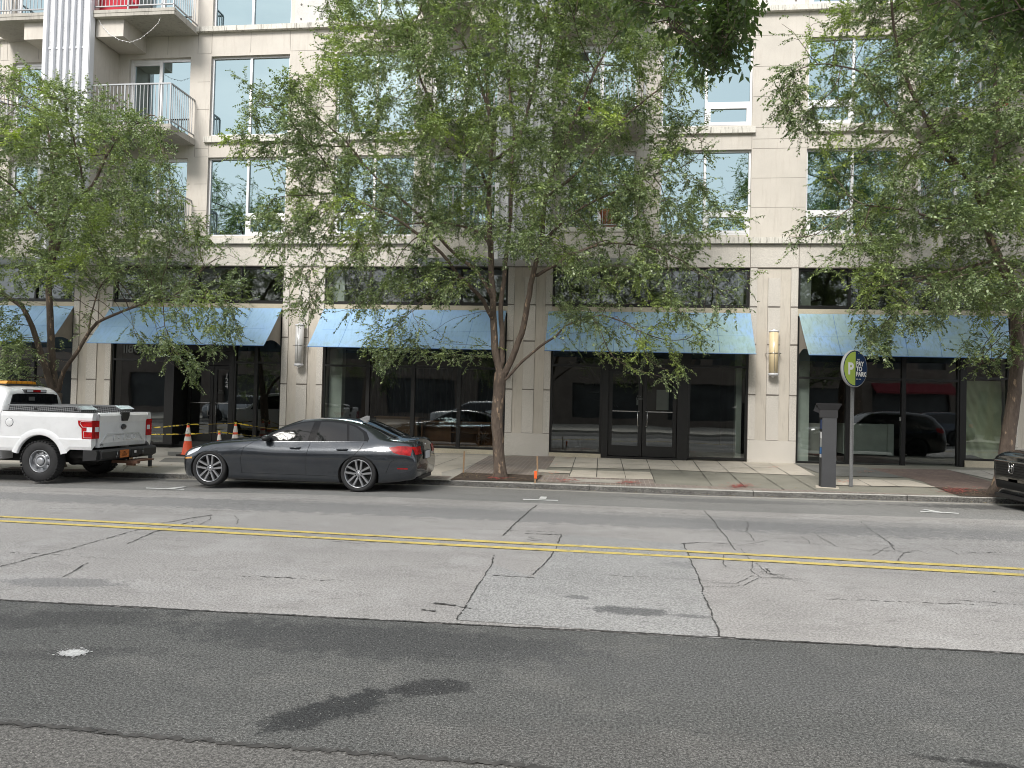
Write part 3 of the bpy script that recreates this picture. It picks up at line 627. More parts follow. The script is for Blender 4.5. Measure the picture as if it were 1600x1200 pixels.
# transom windows and sill under them
for k in range(-1, 5):
    x0, x1 = CX[k]+.655, CX[k+1]-.655; fr = MB(); y0, y1 = YF+.06, YF+.16
    fr.box(x0, x1, y0, y1, 4.50, 4.60); fr.box(x0, x1, y0, y1, 5.56, 5.634); fr.box(x0, x0+.07, y0, y1, 4.6, 5.56); fr.box(x1-.07, x1, y0, y1, 4.6, 5.56)
    n = 4
    for i in range(1, n): X = x0+(x1-x0)*i/n; fr.box(X-.03, X+.03, y0-.01, y1, 4.6, 5.56)
    w = bpart(fr, 'transom_window', m_black); p = MB(); p.quad((x0+.07, y0+.05, 4.6), (x1-.07, y0+.05, 4.6), (x1-.07, y0+.05, 5.56), (x0+.07, y0+.05, 5.56)); under(w, p.build('pane', m_sfglass))
    p = MB(); p.box(x0, x1, YF+.02, YF+.4, 4.30, 4.498); bpart(p, 'awning_lintel', m_sill)
# shop interiors
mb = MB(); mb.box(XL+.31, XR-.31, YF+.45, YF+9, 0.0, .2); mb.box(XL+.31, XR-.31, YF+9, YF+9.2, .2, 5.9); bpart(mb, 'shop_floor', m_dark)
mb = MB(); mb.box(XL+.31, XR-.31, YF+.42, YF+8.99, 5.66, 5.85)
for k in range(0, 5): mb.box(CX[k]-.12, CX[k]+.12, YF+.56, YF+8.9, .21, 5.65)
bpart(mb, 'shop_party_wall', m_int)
# storefronts
def frame_rect(fr, x0, x1, z0, z1, y0, y1, t):
    fr.box(x0, x0+t, y0, y1, z0, z1); fr.box(x1-t, x1, y0, y1, z0, z1); fr.box(x0+t, x1-t, y0, y1, z1-t, z1); fr.box(x0+t, x1-t, y0, y1, z0, z0+t)
def shopwin(x0, x1, z0, z1, zt, t=.055, y=YF+.06, name='shop_window', top=4.299):
    fr = MB(); y0, y1 = y, y+.12
    frame_rect(fr, x0, x1, z0, top, y0, y1, t); fr.box(x0+t, x1-t, y0+.004, y1-.004, zt-.03, zt+.03)
    w = bpart(fr, name, m_black); p = MB()
    p.quad((x0+t, y0+.06, z0+t), (x1-t, y0+.06, z0+t), (x1-t, y0+.06, zt-.03), (x0+t, y0+.06, zt-.03)); p.quad((x0+t, y0+.06, zt+.03), (x1-t, y0+.06, zt+.03), (x1-t, y0+.06, top-t), (x0+t, y0+.06, top-t))
    under(w, p.build('pane', m_sfglass)); return w
def shopdoor(x0, x1, z0, z1, y, hand, bar=True):
    fr = MB(); t = .11; frame_rect(fr, x0, x1, z0, z1, y, y+.06, t); fr.box(x0+t, x1-t, y, y+.06, z0+t, z0+.30)
    w = bpart(fr, 'door', m_black); p = MB(); p.quad((x0+t, y+.03, z0+.30), (x1-t, y+.03, z0+.30), (x1-t, y+.03, z1-t), (x0+t, y+.03, z1-t)); under(w, p.build('pane', m_sfglass))
    h = MB(); hx = x1-.05 if hand > 0 else x0+.05; zc = z0+1.08; dx = -.075*hand
    h.tube([(hx, y, zc-.19), (hx, y-.05, zc-.19), (hx, y-.05, zc+.19), (hx, y, zc+.19)], .010, 6) if False else h.tube([(hx+dx, y-.01, zc-.21), (hx+dx, y-.055, zc-.21), (hx+dx, y-.055, zc+.21), (hx+dx, y-.01, zc+.21)], .012, 6)
    h.tube([(hx, y-.012, zc-.21), (hx+dx, y-.055, zc-.21)], .010, 6); h.tube([(hx, y-.012, zc+.21), (hx+dx, y-.055, zc+.21)], .010, 6)
    if bar: h.box(x0+t, x1-t, y-.01, y+.028, zc+.19, zc+.215)
    under(w, h.build('handle', m_steel)); return w
# bay between pillar 0 and 1
b0, b1 = CX[0]+.655, CX[1]-.655; g = .12
shopwin(b0, -13.55, g, 0, 2.72); shopwin(-11.35, -10.65, g, 0, 2.70); shopwin(-10.65, b1, g, 0, 2.70)
mb = MB(); mb.box(-13.55, -13.30, YF+.05, YF+.9, g, 4.299); mb.box(-11.50, -11.352, YF+.05, YF+.9, g, 4.299); mb.box(-13.30, -11.50, YF+.06, YF+.9, 3.05, 4.299); mb.box(-13.30, -11.50, YF+.84, YF+.9, 2.62, 3.049); bpart(mb, 'entrance_recess', m_black)
shopdoor(-13.28, -12.42, g+.02, 2.60, YF+.82, 1); shopdoor(-12.40, -11.52, g+.02, 2.60, YF+.82, -1)
for i, ch in enumerate('124'): text('door_number', ch, .22, m_steel, None, Matrix.Translation((-11.96, YF+.80, 2.30-.17*i)) @ Matrix.Rotation(R(90), 4, 'X')).parent = None
# bay between 1 and 2
b0, b1 = CX[1]+.655, CX[2]-.655; w4 = (b1-b0)/4
for i in range(4): shopwin(b0+w4*i, b0+w4*(i+1), .28, 0, 2.66)
mb = MB(); mb.box(b0, b1, YF-.01, YF+.5, -.1, .278); bpart(mb, 'stone_base', m_sill)
# bay between 2 and 3
shopwin(CX[2]+.655, -.16, .27, 0, 2.80); shopwin(2.28, CX[3]-.655, .22, 0, 2.84)
mb = MB(); mb.box(CX[2]+.655, -.16, YF-.01, YF+.5, -.1, .268); bpart(mb, 'stone_base', m_sill)
mb = MB(); mb.box(-.155, .03, YF+.02, YF+.3, .1, 4.299); mb.box(1.98, 2.275, YF+.02, YF+.3, .1, 4.299); mb.box(.03, 1.98, YF+.10, YF+.3, 2.70, 2.86); mb.box(.03, 1.98, YF+.10, YF+.3, 4.2, 4.299); mb.box(.03, 1.98, YF-.02, YF+.5, .0, .215)
bpart(mb, 'entrance_frame', m_black)
p = MB(); p.quad((.03, YF+.15, 2.86), (1.98, YF+.15, 2.86), (1.98, YF+.15, 4.2), (.03, YF+.15, 4.2)); bpart(p, 'fanlight', m_sfglass)
shopdoor(.04, .995, .23, 2.69, YF+.14, 1); shopdoor(1.015, 1.97, .23, 2.69, YF+.14, -1)
# bay between 3 and 4
b0 = CX[3]+.665; e = [b0, 6.62, 8.08, 9.52, CX[4]-.655]
shopwin(e[0], e[1], .20, 0, 2.58); shopwin(e[1], e[2], .18, 0, 2.58); shopwin(e[2], e[3], .16, 0, 2.58); shopwin(e[3]+.12, e[4], .42, 0, 2.66)
mb = MB(); mb.box(e[3], e[3]+.12, YF+.03, YF+.3, .1, 4.299); bpart(mb, 'door_post', m_black); mb = MB(); mb.box(e[3]+.12, e[4], YF-.02, YF+.5, 0, .418); bpart(mb, 'stone_base', m_sill)
for k in (-1, 4):
    b0, b1 = CX[k]+.655, CX[k+1]-.655; w4 = (b1-b0)/4
    for i in range(4): shopwin(b0+w4*i, b0+w4*(i+1), .15, 0, 2.66)
# signs on glass; the mirrored word is a reflection painted on as letters
def pane_text(s, px_, py_, size, m, name='lettering_and_reflection', mirror=False, y=YF+.105, parent=None, al='CENTER', bold=0):
    P = atY(px_, py_, y); mt = Matrix.Translation(P) @ Matrix.Rotation(R(90), 4, 'X')
    if mirror: mt = mt @ Matrix.Scale(-1, 4, (1, 0, 0))
    o = text(name, s, size, m, None, mt, .001, al, bold); o.parent = bld; o.matrix_parent_inverse = Matrix.Translation((0, -22.2, -.1)); return o
for o in [o for o in C.objects if o.name.startswith('door_number')]: o.parent = bld; o.matrix_parent_inverse = Matrix.Translation((0, -22.2, -.1))
m_let = M('frosted_lettering', (.34, .35, .34), .7); m_letd = M('faint_text_and_reflection', (.16, .17, .165), .7)
pane_text('TOBII', 212, 546, .34, m_letd, mirror=True, bold=.008); pane_text('For\nLease', 999, 621, .085, m_letd, al='CENTER'); pane_text('For\nLease', 345, 612, .085, m_letd, y=YF+.81); pane_text('112', 1003, 564, .18, m_let)
def sheet(x0, y0, x1, y1, m, name, Y=YF+.115):
    a, b = atY(x0, y0, Y), atY(x1, y1, Y); q = MB(); q.box(a.x, b.x, Y, Y+.003, b.z, a.z); return bpart(q, name, m)
m_paper = M('paper_notice', (.30, .32, .30), .8, var=.06)
sheet(1026, 609, 1044.5, 641, m_paper, 'door_notice', YF+.178); sheet(1009, 611, 1025, 640, m_dark, 'lease_notice', YF+.179); sheet(994.6, 624.8, 998, 633, m_let, 'door_sticker', YF+.176); sheet(1405.5, 651.5, 1411.5, 658, m_let, 'window_sticker', YF+.10)
# things standing inside the shops
def inbox(nm, lab, cat, x0, x1, y0, y1, z0, z1, m, group=None):
    q = MB(); q.box(x0, x1, y0, y1, z0, z1); return props(q.build(nm, m), lab, cat, group)
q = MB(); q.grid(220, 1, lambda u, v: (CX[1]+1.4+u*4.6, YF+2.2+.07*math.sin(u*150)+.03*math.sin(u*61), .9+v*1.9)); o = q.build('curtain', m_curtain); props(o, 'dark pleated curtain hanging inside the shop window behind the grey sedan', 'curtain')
q = MB(); q.box(CX[1]+.72, CX[1]+1.12, YF+.42, YF+.72, .21, 5.6); bpart(q, 'interior_column', m_intlight)
q = MB(); q.box(CX[3]-.92, CX[3]-.76, YF+.42, YF+.72, .21, 5.6); bpart(q, 'interior_column', m_intlight)
q = MB(); q.box(CX[3]+.74, CX[3]+1.10, YF+.42, YF+.72, .21, 5.6); bpart(q, 'interior_column', m_intlight)
wd = MB(); xa, xb = -5.55, -3.0; ya, yb = YF+.45, YF+.85
wd.box(xa, xb, ya, yb, 1.02, 1.07); wd.box(xa, xb, yb-.02, yb, .3, 1.02); wd.box(xa, xb, ya, yb-.021, .34, .38); wd.box(xa+.9, xb, ya+.02, yb-.021, .72, .75)
for X in (xa, xa+.88, xa+1.75, xb-.04): wd.box(X, X+.04, ya+.003, yb-.021, .3, 1.018)
props(wd.build('shelf_unit', m_wood), 'low brown wooden shelf unit standing inside the shop window by the tree', 'shelf')
wd = MB(); wd.box(-7.0, -5.7, YF+.6, YF+1.1, .25, 1.12); wd.box(-7.05, -5.65, YF+.55, YF+1.15, 1.121, 1.16); props(wd.build('bar_counter', M('counter_wood', (.17, .10, .06), .6, var=.3)), 'brown counter inside the shop beside the wooden shelf unit', 'counter')
q = MB(); q.box(6.75, 7.95, YF+.9, YF+1.5, .45, 1.32); q.box(7.95, 8.12, YF+.88, YF+1.52, .44, 1.33); props(q.build('white_counter', m_intlight), 'pale box counter inside the window behind the parking sign', 'counter')
q = MB(); q.box(5.75, 6.45, YF+.95, YF+1.4, .42, 1.30); props(q.build('display_board', M('grey_board', (.28, .28, .26), .8)), 'grey board leaning inside the window behind the pay station', 'board')
q = MB(); q.tube([(6.05, YF+.5, .26), (6.1, YF+.5, .50), (6.42, YF+.5, .50), (6.46, YF+.5, .26)], .014, 6); props(q.build('white_stool_frame', m_white), 'small white bent-tube frame on the floor inside the window', 'frame')
m_green = M('green_paper_sheet', (.42, .46, .30), .9, var=.12, vs=1.5)
def sheetfn(u, v):
    x = e[3]+.2+u*(e[4]-e[3]-.26); z = .5+v*2.1; return (x, YF+.30+.05*math.sin(u*6+v*9)*(1-v)+.05*abs(math.sin(u*5-v*7))+.04*abs(math.sin(u*3+v*13+2))+.015*math.sin(u*31+v*27), z+.05*math.sin(u*7)*(1-v))
q = MB(); q.grid(50, 24, sheetfn); props(q.build('covering_sheet', m_green), 'crumpled grey-green sheet covering the inside of the right shop window', 'sheet')
for i, (a, b) in enumerate([(536, 563), (583, 563), (708, 558), (739, 558), (748, 568)]):       # track spots in the second shop
    P = atY(a, b, YF+1.0); q = MB(); q.tube([(P.x, P.y, P.z+.25), (P.x, P.y, P.z+.05)], .012, 6); q.tube([(P.x, P.y, P.z+.06), (P.x+.04, P.y-.02, P.z-.10)], [.035, .05], 10)
    props(q.build('track_spotlight', m_plastic), ['leftmost black track spotlight under the shop ceiling above the sedan roof', 'second black track spotlight from the left under the shop ceiling', 'middle black track spotlight under the shop ceiling, left of the tree', 'fourth black track spotlight under the shop ceiling beside the tree', 'rightmost and lowest black track spotlight by the tree trunk'][i], 'spotlight', 'black track spotlights inside the shop')
q = MB(); q.box(-8.3, -3.2, YF+.98, YF+1.02, 3.15, 3.18); props(q.build('lighting_track', m_plastic), 'black ceiling track carrying the shop spotlights', 'track')
# stair silhouette in the third shop
q = MB()
for i in range(9): q.box(-1.55+.16*i, -1.25+.16*i, YF+2.2, YF+3.2, 3.5-.24*i, 3.55-.24*i)
q.tube([(-1.6, YF+2.15, 4.2), (.3, YF+2.15, 1.6)], .05, 6); bpart(q, 'inner_stair', m_black)
# ============================================================ AWNINGS
def awningmat(name, mould, amt):
    m, nt, b = newmat(name); b.inputs['Roughness'].default_value = .75; v = pos(nt)
    c = mixrgb(nt, noise(nt, v, 1.1, 3, .5, .3, .7), (.255, .42, .65), (.31, .48, .70))
    n1 = noise(nt, pos(nt, (.8, 1, .5)), 1.1, 6, .7, .40, .57); c = mixrgb(nt, math_(nt, 'MULTIPLY', n1, amt), c, mould)
    n2 = noise(nt, pos(nt, (5, 1, 1.4)), 3.2, 6, .75, .50, .62); c = mixrgb(nt, math_(nt, 'MULTIPLY', n2, amt*.8), c, tuple(x*.72 for x in mould))
    sp = nt.nodes.new('ShaderNodeSeparateXYZ'); nt.links.new(v, sp.inputs[0])
    edge = math_(nt, 'MULTIPLY', noise(nt, v, 6, 4, .7, .4, .62), math_(nt, 'MULTIPLY', math_(nt, 'SUBTRACT', 3.42, sp.outputs[2]), 3.0, True), True)
    c = mixrgb(nt, math_(nt, 'MULTIPLY', edge, .75), c, (.24, .33, .33))
    nt.links.new(c, b.inputs['Base Color']); bump(nt, b, noise(nt, v, 2.5, 3, .5), .25, .03); return m
m_aw = [awningmat('awning_canvas', (.27, .43, .55), .5), awningmat('awning_canvas_mouldy', (.31, .45, .42), .85), awningmat('awning_canvas_dirty', (.30, .42, .42), .9)]
m_seam = M('awning_seam', (.13, .25, .50), .8); m_awin = M('awning_side_canvas', (.30, .28, .25), .85, var=.1); m_awfr = M('awning_frame', (.36, .36, .36), .5, metal=.5)
AW = [(CX[-1]+.66, CX[0]-.66, 0, 'blue sloping awning at the far left beside the left tree', -23.4, -16.55), (CX[0]+.60, CX[1]-.68, 0, 'clean blue sloping awning over the entrance behind the traffic cones', -15.35, -9.84),
      (CX[1]+.64, CX[2]-.68, 0, 'blue sloping awning over the shop window behind the grey sedan', -8.53, -3.05), (CX[2]+.55, CX[3]-.63, 1, 'blue awning with green mould over the double glass doors', -1.74, 3.90),
      (CX[3]+.68, CX[4]-.75, 2, 'dirty streaked blue awning behind the parking sign and pay station', 5.24, 10.2), (CX[4]+.6, CX[5]-.66, 0, 'blue sloping awning beyond the right tree', 12.2, 17.0)]
for (x0, x1, mi, lab, bx0, bx1) in AW:
    t = empty('awning', (x0, YF, 4.3), lab, 'awning', 'blue shop awnings'); I = Matrix.Translation((-x0, -YF, -4.3))
    zb, zt, yb, yt = 3.13, 4.35, 21.0, YF-.01; nx = 60
    def cf(u, v, off=0):
        a, b = x0+(x1-x0)*u, bx0+(bx1-bx0)*u; s = .018*math.sin(math.pi*v)*(1-abs(math.sin(u*math.pi*6))**.5)
        return (a+(b-a)*v, yt+(yb-yt)*v+s-off, zt+(zb-zt)*v-s-off*.8)
    q = MB(); q.grid(nx, 12, lambda u, v: cf(u, v), T=I); q.grid(nx, 12, lambda u, v: cf(u, v, -.012), T=I)
    for v0 in (0, 1): q.grid(nx, 1, lambda u, v: cf(u, v0, -.012*v), T=I)
    for u0 in (0, 1): q.grid(1, 12, lambda u, v: cf(u0, v, -.012*u), T=I)
    q.build('canopy', m_aw[mi], t)
    q = MB()
    for i in range(1, 6):
        u = i/6; q.tube([cf(u, v/8, .004) for v in range(9)], .006, 4, T=I)
    q.tube([cf(u/20, .995, .002) for u in range(21)], .012, 6, T=I); q.tube([cf(u/20, .55, .003) for u in range(21)], .003, 4, T=I)
    q.build('seam', m_seam, t)
    for u0 in (0.0, 1.0):                                   # side cheek, set a little inside, scalloped lower edge
        ins = .02 if u0 == 0 else -.02; q = MB(); n = 14; vs = []
        for i in range(n+1):
            v = i/n; a = cf(u0, v, -.014); low = 3.30+.10*math.sin(math.pi*min(1, v*1.0)) if v > 0 else 3.30
            X = a[0]+ins; vs.append((X, a[1], a[2])); vs.append((x0+(x1-x0)*u0+(bx0-x0 if u0 == 0 else bx1-x1)*v+ins, a[1], min(a[2], 3.22+.12*math.sin(math.pi*v))))
        q.add(vs, [(2*i, 2*i+1, 2*i+3, 2*i+2) for i in range(n)], T=I); q.build('side_cheek', m_awin, t)
        q = MB(); X = x0+.05 if u0 == 0 else x1-.05; q.tube([(X, YF-.02, 3.35), (X, 21.45, 3.55)], .018, 6, T=I); q.tube([(X, YF-.02, 3.95), (X, 21.05, 3.17)], .016, 6, T=I); q.build('arm', m_awfr, t)
# ============================================================ WALL LAMPS
for k, lab, warm in ((1, 'pale grey glass cylinder wall lamp on the pillar above the grey sedan', 0), (3, 'cream glass cylinder wall lamp on the pillar by the pay station', 1), (5, 'cream cylinder wall lamp on the far right pillar', 1)):
    c = CX[k]-.02; t = empty('wall_lamp', (c, YF-.1, 3.25), lab, 'wall lamp', 'cylinder wall lamps on the pillars'); T = Matrix.Translation((0, -.08, 0))
    mg = M('opal_glass_warm', (.80, .66, .42), .35, var=.06, coat=.6) if warm else M('opal_glass_grey', (.62, .62, .62), .3, var=.1, coat=.6)
    q = MB(); q.lathe([(.0001, -.60), (.125, -.60), (.125, .58), (.0001, .58)], 28, T=T); q.build('lamp_shade', mg, t)
    q = MB(); q.lathe([(.0001, .65), (.03, .65), (.05, .615), (.138, .61), (.138, .575), (.128, .57)], 28, T=T); q.build('top_cap', m_ribwhite, t); q = MB(); q.lathe([(.128, -.57), (.138, -.585), (.138, -.635), (.06, -.65), (.022, -.69), (.0001, -.70)], 28, T=T)
    q.build('bottom_cap', m_ribwhite, t)
    q = MB(); q.lathe([(.127, -.03), (.136, -.03), (.136, -.012), (.127, -.012)], 28, T=T, close=True); q.box(-.20, .20, -.10, -.085, -.026, -.014); q.tube([(0, -.214, -.6), (0, -.214, .6)], .005, 6); q.box(-.20, -.185, -.1, .1, -.03, -.01); q.box(.185, .20, -.1, .1, -.03, -.01); q.build('bracket', m_steel, t)
# small things on the balconies
def onbalcony(nm, mb, mats, lab, cat): return props(mb.build(nm, mats), lab, cat)
q = MB(); P = atY(177, 8, 21.3); q.box(P.x-.45, P.x+.55, 21.2, 21.7, 13.03, 13.55); q.box(P.x-.45, P.x+.55, 21.62, 21.72, 13.55, 13.9); onbalcony('red_seat_cushion', q, M('red_fabric', (.50, .03, .05), .8), 'red cushioned seat behind the railing of the top left balcony', 'seat')
q = MB(); P = atY(952, 326, 21.2); T = Matrix.Translation((P.x, 21.2, 6.51)); q.lathe([(.0001, 0), (.20, 0), (.24, .42), (.27, .44), (.27, .52), (.22, .52), (.20, .45), (.0001, .45)], 20, T=T); onbalcony('flower_pot', q, M('terracotta', (.42, .16, .09), .85), 'orange terracotta pot behind the railing of the middle lower balcony', 'pot')
for a, lab in (((926, 163), 'red hanging planter above the middle balcony behind the main tree'), ((1566, 160), 'red hanging planter on the right balcony behind the right tree')):
    P = atY(*a, 21.05); q = MB(); q.lathe([(.0001, -.16), (.12, -.13), (.17, 0), (.17, .05), (.0001, .08)], 14, T=Matrix.Translation(P)); onbalcony('hanging_planter', q, M('red_planter', (.62, .06, .07), .6), lab, 'planter')
q = MB(); ctl = [(149, 20), (158, 38), (170, 52), (186, 62), (203, 66), (220, 60), (236, 47), (247, 36), (253, 22)]; pts = [atY(c_[0]+(d_[0]-c_[0])*k/3, c_[1]+(d_[1]-c_[1])*k/3, 20.95) for c_, d_ in zip(ctl, ctl[1:]) for k in range(3)]
q.tube(pts, .006, 4)
for p in pts[1:-1]: q.lathe([(.0001, -.03), (.012, -.02), (.012, 0), (.0001, 0)], 5, T=Matrix.Translation(p))
props(q.build('string_lights', m_white), 'string of small lights sagging under the top left balcony', 'string lights')
# ============================================================ VEHICLES
def carpaint(name, col, metal=.0, flake=0, rough=.28, coat=1.0):
    m, nt, b = newmat(name); b.inputs['Metallic'].default_value = metal; b.inputs['Roughness'].default_value = rough; b.inputs['Coat Weight'].default_value = coat; b.inputs['Coat Roughness'].default_value = .02
    tcn = nt.nodes.new('ShaderNodeTexCoord'); v = tcn.outputs['Object']
    c = mixrgb(nt, noise(nt, v, 2.2, 4, .6, .35, .7), col, tuple(x*.90 for x in col))
    d = noise(nt, v, 5, 5, .7, .5, .75); c = mixrgb(nt, math_(nt, 'MULTIPLY', d, .10), c, (.30, .28, .25)); nt.links.new(c, b.inputs['Base Color'])
    return m
def catmull(xs, ys, x):
    n = len(xs)
    if x <= xs[0]: return ys[0]
    if x >= xs[-1]: return ys[-1]
    i = max(0, min(n-2, int(np.searchsorted(xs, x)-1))); h = xs[i+1]-xs[i]; t = (x-xs[i])/h; d = (ys[i+1]-ys[i])/h
    def sl(k):
        if k <= 0 or k >= n-1: return d
        a = (ys[k]-ys[k-1])/(xs[k]-xs[k-1]); b = (ys[k+1]-ys[k])/(xs[k+1]-xs[k])
        return 0 if a*b <= 0 else 2*a*b/(a+b)
    m0, m1 = sl(i), sl(i+1)
    return ((2*t**3-3*t*t+1)*ys[i]+(t**3-2*t*t+t)*h*m0+(-2*t**3+3*t*t)*ys[i+1]+(t**3-t*t)*h*m1)
class Body:
    """x from the nose backwards, y half width, z up; rows: x, zb,yb, zs,ys, zm,ym, zt,yt, zr,yr, zc"""
    def __init__(s, rows):
        s.A = np.array(rows, float); s.xs = list(s.A[:, 0]); s.c = [list(s.A[:, i]) for i in range(12)]
    def k(s, i, x): return catmull(s.xs, s.c[i], x)
    def section(s, x, sub=5):
        q = [s.k(i, x) for i in range(12)]
        P = [(q[2]*.5, q[1]), (q[2], q[1]), (q[4], q[3]), (q[6], q[5]), (q[8], q[7]), (q[10], q[9]), (q[10]*.55, q[9]+(q[11]-q[9])*.80), (0, q[11])]
        out = []; n = len(P)
        for i in range(n-1):
            p0, p1, p2, p3 = P[max(i-1, 0)], P[i], P[i+1], P[min(i+2, n-1)] if i+2 < n else (-P[n-2][0], P[n-2][1])
            for j in range(sub):
                t = j/sub; tn = .42
                def cr_(a, b, c, d):
                    m0, m1 = tn*(c-a), tn*(d-b); return (2*t**3-3*t*t+1)*b+(t**3-2*t*t+t)*m0+(-2*t**3+3*t*t)*c+(t**3-t*t)*m1
                out.append((cr_(p0[0], p1[0], p2[0], p3[0]), cr_(p0[1], p1[1], p2[1], p3[1])))
        out.append(P[-1]); return out
    def y(s, x, z):
        S = s.section(x, 8); best = None
        for i in range(8, len(S)-1):
            (ya, za), (yb_, zb_) = S[i], S[i+1]
            if min(za, zb_)-1e-6 <= z <= max(za, zb_)+1e-6 and abs(zb_-za) > 1e-9:
                t = (z-za)/(zb_-za); return ya+(yb_-ya)*t
        return S[-1][0] if z > S[-1][1] else S[8][0]
    def top(s, x, f):                                  # point on the upper skin: f=0 centre, 1 roof rail
        S = s.section(x, 8); n = len(S); i0 = 5*8; a = (n-1)-(n-1-i0)*abs(f); i = min(int(a), n-2); t = a-i
        yy = S[i][0]*(1-t)+S[i+1][0]*t; zz = S[i][1]*(1-t)+S[i+1][1]*t; return yy*(1 if f >= 0 else -1), zz
    def mesh(s, name, mats, parent, nx=110, arches=()):
        q = MB(); xs = np.linspace(s.xs[0], s.xs[-1], nx); xs = sorted(set(list(xs)+s.xs)); secs = []
        for x in xs:
            h = s.section(x); secs.append([(x, a, b) for a, b in h]+[(x, -a, b) for a, b in h[-2::-1]])
        m = len(secs[0]); vs = [p for sc in secs for p in sc]
        fs = [(i*m+j, i*m+(j+1) % m, (i+1)*m+(j+1) % m, (i+1)*m+j) for i in range(len(secs)-1) for j in range(m)]
        fs.append(tuple(range(m))); fs.append(tuple(len(vs)-m+j for j in range(m)))
        q.add(vs, fs, 0, True); o = q.build(name, mats, parent)
        for (cx, cz, r) in arches:
            ct = MB(); ct.tube([(cx, -1.4, cz), (cx, 1.4, cz)], r, 48, 0, True); co = ct.build('cut', [mats[1], mats[1]])
            if parent: co.parent = parent
            cut(o, co)
            o.parent = parent
        return o
    def patch(s, q, lo, hi, nu=16, nv=8, off=.004, side=-1, mi=0):
        """surface patch on the flank; lo(u), hi(u) give (x, z)"""
        def fn(u, v):
            (xa, za), (xb, zb) = lo(u), hi(u); x, z = xa+(xb-xa)*v, za+(zb-za)*v; return (x, side*(s.y(x, z)+off), z)
        return q.grid(nu, nv, fn, mi)
    def line(s, q, pts, w=.006, off=.002, side=-1, mi=0, sub=.04):
        P = []
        for i in range(len(pts)-1):
            a, b = Vector(pts[i]), Vector(pts[i+1]); n = max(1, int((b-a).length/sub)); P += [a.lerp(b, k/n) for k in range(n)]
        P.append(Vector(pts[-1])); vs = []; n = len(P)
        for i, p in enumerate(P):
            t = (P[min(i+1, n-1)]-P[max(i-1, 0)]).normalized(); nn = Vector((-t.y, t.x))*w/2
            for sg in (1, -1):
                a = p+nn*sg; vs.append((a.x, side*(s.y(a.x, a.y)+off), a.y))
        return q.add(vs, [(2*i, 2*i+1, 2*i+3, 2*i+2) for i in range(n-1)], mi)
def poly_lin(pts):
    d = [0]
    for i in range(len(pts)-1): d.append(d[-1]+math.dist(pts[i], pts[i+1]))
    def f(u):
        t = u*d[-1]
        for i in range(len(pts)-1):
            if t <= d[i+1]+1e-9:
                k = (t-d[i])/max(1e-9, d[i+1]-d[i]); return (pts[i][0]+(pts[i+1][0]-pts[i][0])*k, pts[i][1]+(pts[i+1][1]-pts[i][1])*k)
        return pts[-1]
    return f
